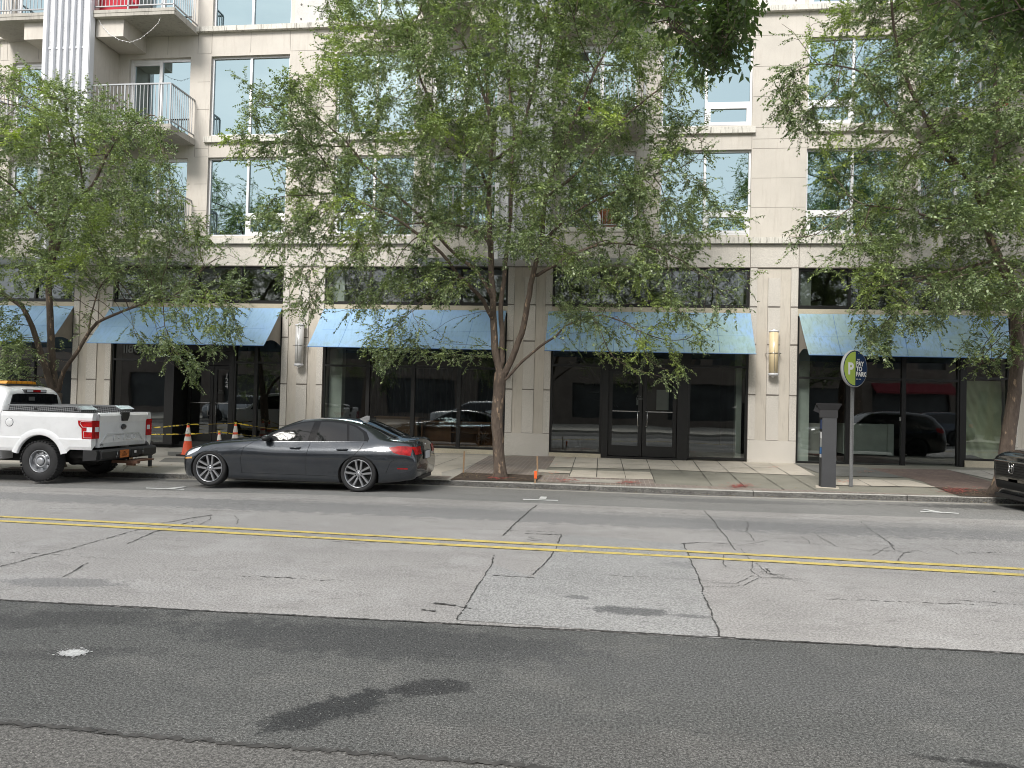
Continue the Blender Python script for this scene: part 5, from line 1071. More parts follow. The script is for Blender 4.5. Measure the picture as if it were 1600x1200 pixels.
for s_ in (-1, 1):                                          # tail lamps wrap round the corner (hockey-stick shape)
    q = MB(); q.prism([(5.20, 1.245), (5.515, 1.245), (5.515, .885), (5.30, .885), (5.285, 1.09), (5.22, 1.15)], s_*.93, s_*1.004, 'y'); q.box(5.44, 5.515, s_*.86-.06, s_*.86+.075, .885, 1.245); tl = q.build('tail_light', m_lampred, truck)
    q = MB(); q.prism([(5.40, 1.115), (5.515, 1.115), (5.515, 1.02), (5.40, 1.02)], s_*1.005, s_*1.008, 'y'); q.box(5.516, 5.519, s_*.87-.05, s_*.87+.06, 1.02, 1.115); q.build('reversing_lens', m_lampclear, tl)
    q = MB(); y0 = s_*1.006; r_ = .0045
    for pts in ([(5.50, 1.225), (5.27, 1.225), (5.255, 1.18), (5.31, 1.115), (5.40, 1.115)], [(5.40, 1.03), (5.335, 1.03), (5.335, .905), (5.50, .905)]): q.tube([(a, y0, b) for a, b in pts], r_, 5)
    q.build('light_guide', m_lampclear, tl)
q = MB(); prof = [(5.42, .66), (5.66, .66), (5.69, .62), (5.69, .50), (5.60, .44), (5.42, .44)]
q.prism([(a, b) for a, b in prof], -.92, .92, 'y'); q.prism([(5.34, .66), (5.62, .66), (5.64, .60), (5.62, .47), (5.34, .44)], -1.01, -.921, 'y'); q.prism([(5.34, .66), (5.62, .66), (5.64, .60), (5.62, .47), (5.34, .44)], .921, 1.01, 'y'); bp_ = q.build('rear_bumper', m_plastic, truck)
q = MB(); q.box(5.691, 5.697, -.36, -.06, .475, .635); pl = q.build('license_plate', M('plate_orange', (.50, .15, .03), .6, grain=.3, gs=70), bp_)
text('plate_number', 'PV\n33751', .062, m_under, pl, Matrix.Translation((5.699, -.21, .555)) @ RX, .001)
q = MB(); q.box(5.691, 5.70, .02, .26, .47, .635); q.build('plate_bracket', m_rimdark, bp_); q = MB(); q.box(5.701, 5.712, .11, .17, .55, .60); q.build('plug_cover', m_white, bp_)
q = MB(); q.tube([(5.70, -.48, .49), (5.70, -.44, .62)], .007, 6); q.tube([(5.70, .40, .50), (5.70, .44, .62)], .007, 6); q.build('step_trim', m_chromedark, bp_)
q = MB(); q.box(5.30, 5.88, -.05, .05, .335, .395); q.box(5.55, 5.85, .10, .6, .37, .40); q.box(5.62, 5.8, -.03, .03, .29, .335); q.build('tow_hitch', M('rusty_hitch', (.14, .07, .045), .85, var=.3), truck)
# side tool boxes in the bed
m_lid = M('lid_grey_metal', (.30, .31, .32), .4, metal=.6, var=.08)
m_diamond, nt_, b_ = newmat('diamond_plate'); b_.inputs['Metallic'].default_value = .85; b_.inputs['Roughness'].default_value = .35
tc2 = nt_.nodes.new('ShaderNodeTexCoord'); ck = nt_.nodes.new('ShaderNodeTexChecker'); ck.inputs['Scale'].default_value = 34; mp2 = nt_.nodes.new('ShaderNodeMapping'); mp2.inputs['Rotation'].default_value = (0, R(40), 0)
nt_.links.new(tc2.outputs['Object'], mp2.inputs['Vector']); nt_.links.new(mp2.outputs[0], ck.inputs['Vector']); nt_.links.new(mixrgb(nt_, ck.outputs['Fac'], (.12, .125, .13), (.42, .43, .44)), b_.inputs['Base Color'])
for s_ in (-1, 1):
    q = MB(); q.prism([(3.56, 1.0), (3.56, 1.50), (5.02, 1.50), (5.14, 1.44), (5.14, 1.36), (4.9, 1.0)], s_*.84, s_*.40, 'y'); bx = q.build('tool_box', m_diamond, truck)
    q = MB(); q.prism([(3.55, 1.503), (3.55, 1.53), (5.04, 1.53), (5.18, 1.455), (5.15, 1.445), (5.03, 1.503)], s_*.87, s_*.38, 'y'); q.build('tool_box_lid', m_lid, bx)
    for x in (4.15, 5.02): q = MB(); q.box(x-.03, x+.03, s_*.84-.015, s_*.84+.015, 1.43, 1.46); q.build('latch', m_under, bx)
wheels(truck, (.95, 4.38), .985, .405, .225, .255, 'steel8', 1)
# a dark city bus standing beyond the near kerb to the right is left out of view; its street is open
# ============================================================ STREET FURNITURE
def cone(loc, sc, label, rz=0):
    t = empty('traffic_cone', loc, label, 'traffic cone', 'orange traffic cones carrying the caution tape', rz); t.scale = (sc,)*3
    def rad(z): return .135-(z-.03)*.150
    q = MB(); q.box(-.19, .19, -.19, .19, 0, .03); q.build('base', m_rubber, t)
    q = MB(); zs = [.031, .05, .30, .55, .76]; q.lathe([(rad(z)+(.02 if z < .04 else 0), z) for z in zs]+[(.018, .765), (.0001, .765)], 24); q.build('cone_body', m_orange, t)
    q = MB()
    for a, b in ((.36, .47), (.53, .69)): q.lathe([(rad(a)+.0025, a), (rad(b)+.0025, b)], 24)
    q.build('reflective_collar', m_conewhite, t)
    q = MB(); q.tube([(-.03, 0, .775), (.03, 0, .775)], .024, 8); q.lathe([(.028, .74), (.030, .78), (.0001, .785)], 12); q.build('tape_knot', m_tape, t)
    return t
def tapemat():
    m, nt, b = newmat('caution_tape'); b.inputs['Roughness'].default_value = .35; g = pos(nt, (9, 9, 9)); n = noise(nt, g, 1.0, 2, .5)
    r = math_(nt, 'GREATER_THAN', n, .545); nt.links.new(mixrgb(nt, r, (.62, .46, .03), (.03, .03, .02)), b.inputs['Base Color']); return m
m_tape = tapemat()
c1 = atY(292, 709, 20.2); cones = []
def gp(px_, Y): P = atY(px_, 700, Y); return Vector((P.x, Y, zg(P.x, Y)+.012))
K1, K2, K3 = gp(293, 20.0), gp(342, 19.4), gp(367, 21.2)
cone(K1, 1.12, 'nearest and largest orange traffic cone with a dirty base left of the grey sedan'); cone(K3, 1.10, 'orange and white traffic cone right of the glass doors above the bonnet of the sedan', .5); cone(K2, .92, 'short orange and white cone half hidden behind the bonnet of the grey sedan', .2)
def tape(pts, label):
    q = MB(); P = []
    for i in range(len(pts)-1):
        a, b = Vector(pts[i]), Vector(pts[i+1]); L_ = (b-a).length; n = max(6, int(L_/.05))
        for k in range(n): u = k/n; p = a.lerp(b, u); p.z -= .045*L_*.5*4*u*(1-u)*.35; P.append((p, u*L_))
    vs = []
    for i, (p, s_) in enumerate(P):
        tw = s_*2.6+math.sin(s_*3)*1.1; h = .019; vs.append((p.x, p.y+math.cos(tw)*h, p.z+math.sin(tw)*h)); vs.append((p.x, p.y-math.cos(tw)*h, p.z-math.sin(tw)*h))
    q.add(vs, [(2*i, 2*i+1, 2*i+3, 2*i+2) for i in range(len(P)-1)], 0, True); return props(q.build('caution_tape', m_tape, None, False), label, 'caution tape', 'strands of yellow caution tape')
h1, h2, h3 = .86, .70, .85
p0 = atY(176, 668, 21.9); far = atY(440, 672, 21.9)
tape([(p0.x, 21.9, p0.z-.05), (K1.x, K1.y, K1.z+h1), (K3.x, K3.y, K3.z+h3), (far.x, 21.9, far.z)], 'upper strand of yellow and black caution tape strung over the tall cones')
p0 = atY(176, 673, 21.9); far = atY(440, 684, 21.9)
tape([(p0.x, 21.9, p0.z-.05), (K1.x, K1.y-.13, K1.z+.60), (K2.x, K2.y, K2.z+h2), (far.x, 21.9, far.z)], 'lower strand of yellow and black caution tape tied to the short cone')
# pay station
m_ks = M('kiosk_charcoal', (.060, .062, .067), .5, metal=.4, var=.06, grain=.05, gs=80); m_kd = M('kiosk_black', (.018, .018, .02), .45)
P = onG(1292, 761); kz = zg(4.65, 16.95); ks = empty('pay_station', (4.66, 17.0, kz+.012), 'dark grey parking pay station with overhanging cap beside the parking sign', 'pay station', None, R(-14))
q = MB(); q.prism([(-.12, -.16), (.16, -.16), (.17, .16), (-.12, .16), (-.17, .0)], 0, 1.46, 'z'); q.build('column', m_ks, ks)
q = MB(); vs = []
for (z, dx, dy) in ((1.462, 0, 0), (1.62, .0, .0), (1.74, .07, .04), (1.765, .075, .045)):
    vs += [(-.175-dx, -.17-dy, z), (.18+dx, -.17-dy, z), (.18+dx, .17+dy, z), (-.175-dx, .17+dy, z)]
q.add(vs, [(0, 3, 2, 1)]+[(4*i+j, 4*i+(j+1) % 4, 4*i+4+(j+1) % 4, 4*i+4+j) for i in range(3) for j in range(4)]+[(12, 13, 14, 15)]); q.build('cap', m_kd, ks)
q = MB(); q.add([(-.30, -.14, 1.60), (-.26, -.10, 1.72), (-.18, .17, 1.72), (-.30, .17, 1.60), (-.175, -.14, 1.55), (-.175, .17, 1.55), (-.175, -.16, 1.73), (-.175, .17, 1.73)], [(0, 1, 6, 4), (0, 3, 2, 1), (0, 4, 5, 3), (3, 5, 7, 2), (1, 2, 7, 6)]); q.build('visor', m_kd, ks)
m_bl = M('sticker_blue', (.05, .16, .38), .5); T = Matrix.Translation((-.147, -.083, 0)) @ Matrix.Rotation(R(17.5), 4, 'Z')
for a, b, m_ in ((1.02, 1.16, m_white), (.84, 1.01, m_let), (.70, .83, m_bl), (.62, .69, m_white), (1.22, 1.42, M('screen_blue', (.05, .07, .14), .2))):
    q = MB(); q.box(-.009, -.004, -.07, .02, a, b, T=T); q.build('sticker' if a < 1.2 else 'screen', m_, ks)
q = MB(); q.box(-.23, .22, -.22, .22, -.012, .004); q.build('footing', m_slab, ks)
# parking sign
sp = onG(1331, 761); sg = empty('parking_sign', (5.18, 17.15, zg(5.2, 17.15)+.01), 'round green and navy PAY TO PARK sign on a grey post beside the pay station', 'sign')
P = sg.location
q = MB()
for a in (-.028, .028): q.box(a-.006, a+.006, -.02, .02, 0, 2.30)
q.box(-.022, .022, .008, .02, 0, 2.30); q.build('post', M('galvanised_post', (.24, .245, .25), .5, metal=.6, grain=.1, gs=60), sg)
q = MB()
for z in (.9, 1.45, 2.0): q.box(-.035, -.0341, -.01, .01, z, z+.02)
q.build('bolt', m_steel, sg)
m_sgreen = M('sign_green', (.33, .45, .045), .5, var=.04); m_snavy = M('sign_navy', (.010, .030, .085), .8, var=.06, spec=.2); m_swhite = M('sign_white', (.74, .75, .74), .5)
zc = 2.51; T = Matrix.Translation((.03, -.05, zc)) @ Matrix.Rotation(R(-46), 4, 'Z') @ Matrix.Rotation(R(90), 4, 'X')     # sign faces away to the right-hand side of the street
T = Matrix.Translation((.02, -.06, zc)) @ Matrix.Rotation(R(36), 4, 'Z') @ Matrix.Rotation(R(90), 4, 'X')
rs = .385
q = MB(); q.lathe([(.0001, -.05), (rs, -.05), (rs+.012, -.03), (rs+.012, .012), (rs, .02), (.0001, .02)], 48, T=T); q.build('sign_body', M('sign_rim_grey', (.42, .43, .45), .5), sg)
q = MB(); q.lathe([(.0001, .0215), (rs*.985, .0215)], 64, T=T); dk = q.build('sign_face', m_snavy, sg)
q = MB(); q.add([(0, 0, .0235)]+[(math.cos(a)*rs*.93, math.sin(a)*rs*.93, .0235) for a in np.linspace(R(90), R(270), 33)], [(0, i, i+1) for i in range(1, 33)], T=T); q.build('green_half', m_sgreen, dk)
text('sign_letter', 'P', .34, m_swhite, dk, T @ Matrix.Translation((-.155, -.02, .026)), .002, bold=.012)
text('sign_lettering', 'PAY\nTO\nPARK', .135, m_swhite, dk, T @ Matrix.Translation((.02, -.01, .026)), .002, 'LEFT', bold=.004)
text('sign_lettering', '919', .05, m_swhite, dk, T @ Matrix.Translation((.09, .19, .026)), .001); text('sign_lettering', '8AM - 7PM', .034, m_swhite, dk, T @ Matrix.Translation((.10, -.225, .026)), .001)
# stakes, short post
m_stake = M('stake_wood', (.30, .20, .12), .85, var=.2)
for (a, b, h, lean, lab, g_) in ((724, 739, .50, .01, 'thin wooden stake at the left end of the tree pit', 0), (840, 744, .45, -.02, 'thin wooden stake behind the orange marker right of the main tree', 0), (836, 755, .26, .0, 'short wooden stake wrapped in bright orange marker right of the main tree', 1)):
    P = onG(a, b); t = empty('survey_stake', (P.x, P.y, P.z), lab, 'stake', 'wooden stakes around the tree pit'); q = MB(); q.add([(-.018, -.008, 0), (.018, -.008, 0), (.018, .008, 0), (-.018, .008, 0), (-.016+lean, -.007, h), (.016+lean, -.007, h), (.016+lean, .007, h), (-.016+lean, .007, h)], [(0, 3, 2, 1), (4, 5, 6, 7), (0, 1, 5, 4), (1, 2, 6, 5), (2, 3, 7, 6), (3, 0, 4, 7)]); q.build('stake_shaft', m_stake, t)
    if g_: q = MB(); q.box(-.022, .038, -.02, -.0085, .10, .26); q.box(-.015, .03, .009, .014, .11, .25); q.build('marker_wrap', M('marker_orange', (.85, .14, .03), .5), t)
for (a, b, Y, h, lab) in ((234, 730, 17.3, .62, 'short grey steel post on a flat base just behind the pickup bumper'), (204, 728, 17.4, .34, 'low rusty steel post on a flat base under the pickup hitch')):
    P = onG(a, b); t = empty('short_post', (P.x, P.y, P.z+.006), lab, 'post', 'short posts behind the pickup'); q = MB(); q.box(-.035, .035, -.03, .03, .012, h); q.build('post_shaft', m_ks if h > .5 else m_stake, t); q = MB(); q.box(-.13, .13, -.11, .11, 0, .012); q.build('base_plate', m_sill, t)
# ============================================================ THE OTHER SIDE OF THE STREET (mirrored in the glass)
ob = empty('brick_building', (0, -12, .1), 'low brick shop row opposite, seen only mirrored in the glass', 'building')
mbk = M('brown_brick', (.20, .17, .15), .9, var=.2, vs=1.5); q = MB()
def opart(q, n, m): o = q.build(n, m); o.parent = ob; o.matrix_parent_inverse = Matrix.Translation((0, 12, -.1)); return o
hl = []
for i in range(-7, 8): hl.append((i*7-2.6, i*7+2.6, .6, 3.2)); hl += [(i*7-2.3, i*7-.4, 4.6, 6.4), (i*7+.4, i*7+2.3, 4.6, 6.4)]
wall(q, -52, 52, .1, 7.6, -12.4, -12, hl); opart(q, 'wall', mbk)
q = MB(); q.box(-52, 52, -20, -12.41, 7.3, 7.5); q.box(-52, 52, -20, -19.8, .1, 7.3); q.box(-52, -51.8, -19.8, -12.41, .1, 7.3); q.box(51.8, 52, -19.8, -12.41, .1, 7.3); opart(q, 'roof', m_concrete)
q = MB()
for h in hl: q.box(h[0], h[1], -12.35, -12.3, h[2], h[3])
opart(q, 'window', M('far_shop_glass', (.055, .06, .063), .35, var=.5, vs=.8))
q = MB()
for i in (3,): q.prism([(-12, 3.6), (-10.9, 3.0), (-10.9, 2.85), (-12, 3.4)], i*7-2.7, i*7+2.7, 'x')
opart(q, 'red_awning', M('red_canvas', (.22, .03, .04), .8))
# ============================================================ TREES
def leafmat(name, dark, light, fresh, rough=.40, trans=.24):
    m, nt, b = newmat(name); b.inputs['Roughness'].default_value = rough; b.inputs['Specular IOR Level'].default_value = .6
    g = nt.nodes.new('ShaderNodeNewGeometry'); v = pos(nt)
    c = mixrgb(nt, g.outputs['Random Per Island'], dark, light); c = mixrgb(nt, noise(nt, v, .6, 4, .6, .52, .72), c, fresh)
    nt.links.new(c, b.inputs['Base Color']); tl = nt.nodes.new('ShaderNodeBsdfTranslucent'); nt.links.new(mixrgb(nt, 1.0, c, (1.5, 1.7, .8), 'MULTIPLY'), tl.inputs['Color'])
    mx = nt.nodes.new('ShaderNodeMixShader'); mx.inputs[0].default_value = trans; out = nt.nodes['Material Output']
    nt.links.new(b.outputs[0], mx.inputs[1]); nt.links.new(tl.outputs[0], mx.inputs[2]); nt.links.new(mx.outputs[0], out.inputs['Surface']); return m
m_leaf = leafmat('elm_leaf', (.050, .088, .032), (.315, .380, .200), (.37, .46, .085))
m_leafd = leafmat('big_dark_leaf', (.045, .075, .028), (.090, .135, .045), (.11, .16, .04), .35, .38)
def barkmat(name, a, b_, sc=7):
    m, nt, b = newmat(name); b.inputs['Roughness'].default_value = .9; v = pos(nt, (1, 1, .35)); vo = nt.nodes.new('ShaderNodeTexVoronoi'); vo.inputs['Scale'].default_value = sc*3; nt.links.new(v, vo.inputs['Vector'])
    n = noise(nt, v, sc, 6, .7, .3, .7); c = mixrgb(nt, n, a, b_); rnd = nt.nodes.new('ShaderNodeSeparateColor'); nt.links.new(vo.outputs['Color'], rnd.inputs[0])
    fl = math_(nt, 'GREATER_THAN', rnd.outputs[0], .86); fl2 = math_(nt, 'MULTIPLY', fl, noise(nt, v, 16, 3, .7, .48, .6)); c = mixrgb(nt, math_(nt, 'MULTIPLY', fl2, .7), c, (.42, .30, .20)); nt.links.new(c, b.inputs['Base Color'])
    bump(nt, b, math_(nt, 'ADD', noise(nt, v, sc*5, 5, .75), vo.outputs['Distance']), .9, .02); return m
m_bark = barkmat('lacebark', (.070, .052, .042), (.150, .115, .090))
def inpoly(x, y, P):
    c = False; n = len(P); j = n-1
    for i in range(n):
        if (P[i][1] > y) != (P[j][1] > y) and x < (P[j][0]-P[i][0])*(y-P[i][1])/(P[j][1]-P[i][1])+P[i][0]: c = not c
        j = i
    return c
def grow(limbs, lobes, seed, kill=.42, infl=2.6, step=.2, iters=110, ymax=19.9, dens=1.45):
    """limbs: hand-placed stems [(points, r0, r1, parent limb index or None)], lobes: [(polygon in photo directions, Y centre, half depth, count)] filled with growth"""
    rg = random.Random(seed); N, par, rad0 = [], [], []
    for pts, r0, r1, pl in limbs:
        P = [Vector(p) for p in pts]; prev = None
        if pl is not None: prev = min(range(len(N)), key=lambda i: (N[i]-P[0]).length)
        seq = []
        for i in range(len(P)-1):
            n = max(1, int((P[i+1]-P[i]).length/step))
            for k in range(n):
                u = (k)/n; p0, p1, p2, p3 = P[max(i-1, 0)], P[i], P[i+1], P[min(i+2, len(P)-1)]
                seq.append(.5*((2*p1)+(p2-p0)*u+(2*p0-5*p1+4*p2-p3)*u*u+(3*p1-p0-3*p2+p3)*u**3))
        seq.append(P[-1]); m = len(seq)
        for i, p in enumerate(seq):
            if i == 0 and prev is not None: continue
            N.append(p+Vector((rg.uniform(-1, 1), rg.uniform(-1, 1), 0))*.012*min(1, i)); par.append(prev if prev is not None else -1); rad0.append(r0+(r1-r0)*i/m); prev = len(N)-1
    A = []
    for poly, yc, hd, cnt in lobes:
        cnt = int(cnt*dens)
        x0, x1 = min(p[0] for p in poly), max(p[0] for p in poly); y0, y1 = min(p[1] for p in poly), max(p[1] for p in poly); cx, hw = (x0+x1)/2, (x1-x0)/2
        k = 0; tries = 0
        while k < cnt and tries < cnt*60:
            tries += 1; a, b = rg.uniform(x0, x1), rg.uniform(y0, y1)
            if not inpoly(a, b, poly): continue
            e = math.sqrt(max(.08, 1-((a-cx)/hw)**2)); Y = yc+rg.uniform(-1, 1)*hd*e
            if Y > ymax: Y = ymax-rg.random()*.8
            A.append(atY(a, b, Y)); k += 1
    alive = [True]*len(A); seed_n = len(N); trunkn = len(N)
    for it in range(iters):
        kd = kdtree.KDTree(len(N))
        for i, p in enumerate(N): kd.insert(p, i)
        kd.balance(); acc = {}; any_ = False
        for i, a in enumerate(A):
            if not alive[i]: continue
            co, idx, d = kd.find(a)
            if d < kill: alive[i] = False; continue
            if d < infl+ (6 if it < 25 else 0): acc.setdefault(idx, Vector((0, 0, 0))); acc[idx] += (a-co)/d; any_ = True
        if not any_: break
        for idx, v in acc.items():
            if v.length < .05: continue
            d = v.normalized()+Vector((rg.uniform(-1, 1), rg.uniform(-1, 1), rg.uniform(-1, 1)))*.22
            if par[idx] >= 0: d += (N[idx]-N[par[idx]]).normalized()*.5
            N.append(N[idx]+d.normalized()*step); par.append(idx); rad0.append(0)
    n = len(N); ch = [[] for _ in range(n)]
    for i, p in enumerate(par):
        if p >= 0: ch[p].append(i)
    pw = [0.0]*n; e = 2.35
    for i in range(n-1, -1, -1):
        pw[i] = max(pw[i], .0052**e); 
        if par[i] >= 0: pw[par[i]] += pw[i]
    rad = [max(min(pw[i]**(1/e), .12) if rad0[i] == 0 else rad0[i], .005) for i in range(n)]
    for i in range(n):
        if rad0[i] == 0 and par[i] >= 0: rad[i] = min(rad[i], rad[par[i]]*.92)
    return N, par, ch, rad, trunkn
def stems(N, par, ch, rad, name, parent, mat_, trunkn, base=None, rmin=0):
    """main stems and boughs as one skin; returns it"""
    q = MB(); n = len(N); start = [i for i in range(n) if par[i] < 0]; stack = [(s, None) for s in start]
    while stack:
        s, frm = stack.pop(); path = [] if frm is None else [frm]; i = s
        while True:
            path.append(i)
            if not ch[i]: break
            nx = max(ch[i], key=lambda c: rad[c])
            for c in ch[i]:
                if c != nx: stack.append((c, i))
            i = nx
        if len(path) < 2: continue
        r = [rad[k] for k in path]
        if frm is not None: r[0] = min(r[0], r[1]*1.15)
        ns = 14 if r[0] > .08 else 8 if r[0] > .03 else 5 if r[0] > .012 else 3
        P = [N[k] for k in path]
        if base is not None and frm is None:
            r = [rr_*(1+.75*math.exp(-max(0, p.z-base)/.14)) for rr_, p in zip(r, P)]
        q.tube(P, r, ns, 0, True, cap=False)
    return q.build(name, mat_, parent, False)
def foliage(N, par, rad, ch, name, parent, mat_, seed, per=1.6, rmax=.02, L_=(.18, .50), ll=.052, lw=.030, gap=.0165, droop=.5, extra=None, spread=.9):
    rg = np.random.default_rng(seed); P = np.array([tuple(p) for p in N]); rad = np.array(rad); pr = np.array(par)
    idx = np.where((rad < rmax) & (pr >= 0))[0]; D = P[idx]-P[pr[idx]]; D /= np.linalg.norm(D, axis=1)[:, None]+1e-9
    tip = np.array([len(ch[i]) == 0 for i in idx]); from_ = mnoise; cl = np.array([1.35*max(0.0, min(1.0, .46+2.8*from_.noise(Vector(P[i])*1.0+Vector((seed, 0, 0)))))+.13 for i in idx]); rep = rg.poisson(np.where(tip, per*2.0, per)*cl*1.15); 
    K = np.repeat(np.arange(len(idx)), rep); n = len(K); o = P[idx[K]]+rg.normal(0, .05, (n, 3)); d = D[K]*.7+rg.normal(0, spread*.6, (n, 3)); d[:, 2] -= .05
    d /= np.linalg.norm(d, axis=1)[:, None]; Ln = rg.uniform(L_[0], L_[1], n); T_ = 7; segs = []
    tw = [o.copy()]; dd = d.copy()
    for k in range(T_-1):
        tw.append(tw[-1]+dd*(Ln/(T_-1))[:, None]); dd[:, 2] -= droop/T_; dd += rg.normal(0, .06, dd.shape); dd /= np.linalg.norm(dd, axis=1)[:, None]
    tw = np.stack(tw, 1)                                       # n,T,3
    nl = np.maximum(3, (Ln/gap).astype(int)); K2 = np.repeat(np.arange(n), nl); st = np.concatenate([[0], np.cumsum(nl)[:-1]]); j = np.arange(len(K2))-st[K2]
    t = np.clip((j+.6)/nl[K2], 0, .999)*(T_-1); i0 = t.astype(int); f = (t-i0)[:, None]; i1 = np.minimum(i0+1, T_-1)
    pos_ = tw[K2, i0]*(1-f)+tw[K2, i1]*f; ax = tw[K2, i1]-tw[K2, i0]; ax /= np.linalg.norm(ax, axis=1)[:, None]+1e-9
    up = np.tile([0, 0, 1.0], (len(K2), 1)); sd_ = np.cross(ax, up); sd_ /= np.linalg.norm(sd_, axis=1)[:, None]+1e-9
    sgn = np.where(j % 2 == 0, 1, -1)[:, None]; ld = ax*.55+sd_*sgn*.9+rg.normal(0, .38, pos_.shape); ld[:, 2] -= .22; ld /= np.linalg.norm(ld, axis=1)[:, None]
    nr = up+rg.normal(0, .45, pos_.shape); wd = np.cross(ld, nr); wd /= np.linalg.norm(wd, axis=1)[:, None]+1e-9; nn = np.cross(wd, ld)
    sz = rg.uniform(.5, 1.4, len(K2))[:, None]; b = pos_; tp = pos_+ld*ll*sz-nn*ll*.10*sz; md = pos_+ld*ll*.45*sz
    a1 = md+wd*lw*.5*sz+nn*lw*.18*sz; a2 = md-wd*lw*.5*sz+nn*lw*.18*sz; V = np.stack([b, a1, tp, a2], 1).reshape(-1, 3); m = len(K2)
    me = bpy.data.meshes.new(name); me.vertices.add(len(V)); me.vertices.foreach_set('co', V.ravel().astype(np.float32)); me.loops.add(m*4); me.loops.foreach_set('vertex_index', np.arange(m*4, dtype=np.int32))
    me.polygons.add(m); me.polygons.foreach_set('loop_start', np.arange(0, m*4, 4, dtype=np.int32)); me.polygons.foreach_set('loop_total', np.full(m, 4, np.int32)); me.materials.append(mat_); me.update(); me.validate()
    ob_ = bpy.data.objects.new(name, me); C.objects.link(ob_); ob_.parent = parent
    # hair-thin twigs
    w = .0022; tv = []; a = tw[:, :-1]; q0, q1, q2 = tw[:, 0], tw[:, T_//2], tw[:, -1]; A_ = np.stack([q0+[w, 0, 0], q0-[w, 0, 0], q1+[w*.8, 0, 0], q1-[w*.8, 0, 0], q2], 1).reshape(-1, 3)
    me2 = bpy.data.meshes.new('twig'); bs = np.arange(n)*5; qd = np.stack([bs, bs+1, bs+3, bs+2], 1); tr_ = np.stack([bs+2, bs+3, bs+4], 1); me2.vertices.add(len(A_)); me2.vertices.foreach_set('co', A_.ravel().astype(np.float32))
    lv = np.concatenate([qd.ravel(), tr_.ravel()]).astype(np.int32); me2.loops.add(len(lv)); me2.loops.foreach_set('vertex_index', lv); me2.polygons.add(2*n)
    me2.polygons.foreach_set('loop_start', np.concatenate([np.arange(n)*4, 4*n+np.arange(n)*3]).astype(np.int32)); me2.polygons.foreach_set('loop_total', np.concatenate([np.full(n, 4), np.full(n, 3)]).astype(np.int32)); me2.materials.append(m_bark); me2.update()
    t2 = bpy.data.objects.new('twig', me2); C.objects.link(t2); t2.parent = parent; print(name, 'leaves', m, 'twigs', n, 'nodes', len(N)); return ob_
def limbpx(pts, Y0, Y1=None):
    Y1 = Y0 if Y1 is None else Y1; n = len(pts)-1; return [tuple(atY(a, b, Y0+(Y1-Y0)*i/n)) for i, (a, b) in enumerate(pts)]
def maketree(name, label, limbs, lobes, seed, **kw):
    g = kw.pop('g', {}); N, par, ch, rad, tn = grow(limbs, lobes, seed, **g); t = empty(name, (0, 0, 0), label, 'tree', kw.pop('group', None)); b = N[0].copy(); t.location = b
    s = stems(N, par, ch, rad, 'trunk', t, m_bark, tn, b.z); c = foliage(N, par, rad, ch, 'crown', t, kw.pop('mat', m_leaf), seed, **kw)
    for o in list(t.children): o.data.transform(Matrix.Translation(-b))
    return t
YT = 16.75
P0 = onG(780, 748); tb = (P0.x, YT, zg(P0.x, YT)-.05)
# ---- main tree
main_limbs = [
 ([tb]+limbpx([(779, 700), (777, 650), (780, 600), (783, 583)], YT), .120, .135, None),
 (limbpx([(783, 590), (774, 545), (771, 500), (769, 450), (766, 380), (764, 300), (768, 240), (765, 180), (758, 110)], YT, YT+.6), .085, .03, 0),
 (limbpx([(784, 575), (785, 530), (783, 480), (790, 410), (798, 330), (800, 260), (803, 200), (795, 130), (790, 60)], YT+.05, YT+1.2), .06, .026, 0),
 (limbpx([(784, 595), (800, 560), (815, 520), (824, 475), (832, 430), (845, 380), (852, 310), (872, 250), (900, 180), (935, 100)], YT, YT-1.0), .075, .025, 0),
 (limbpx([(785, 598), (815, 566), (845, 540), (868, 526), (885, 508), (908, 500), (940, 492)], YT, YT-.9), .036, .014, 0),
 (limbpx([(770, 500), (755, 470), (735, 448), (712, 425), (690, 395), (655, 368), (620, 342), (585, 325), (530, 300)], YT, YT-1.2), .048, .016, 1),
 (limbpx([(768, 460), (745, 425), (712, 398), (675, 360), (640, 322), (590, 280), (540, 220)], YT, YT-.4), .042, .016, 1),
 (limbpx([(768, 400), (756, 368), (715, 352), (670, 348), (620, 352)], YT, YT+1), .035, .014, 1),
 (limbpx([(766, 300), (740, 250), (700, 230), (690, 210), (660, 130), (640, 60)], YT, YT-1.0), .04, .016, 1),
 (limbpx([(800, 240), (815, 205), (835, 130), (850, 40), (870, -60)], YT, YT+.2), .04, .018, 2),
 (limbpx([(832, 435), (865, 415), (900, 395), (950, 380), (1010, 385)], YT-.3, YT-1.5), .04, .014, 3),
 (limbpx([(852, 310), (890, 280), (935, 230), (985, 175), (1030, 140)], YT-.4, YT-1.3), .04, .014, 3),
 (limbpx([(845, 380), (900, 330), (960, 300), (1030, 270)], YT-.3, YT-.2), .035, .014, 3),
 (limbpx([(765, 180), (740, 100), (700, 20), (670, -70)], YT+.6, YT), .032, .014, 1)]
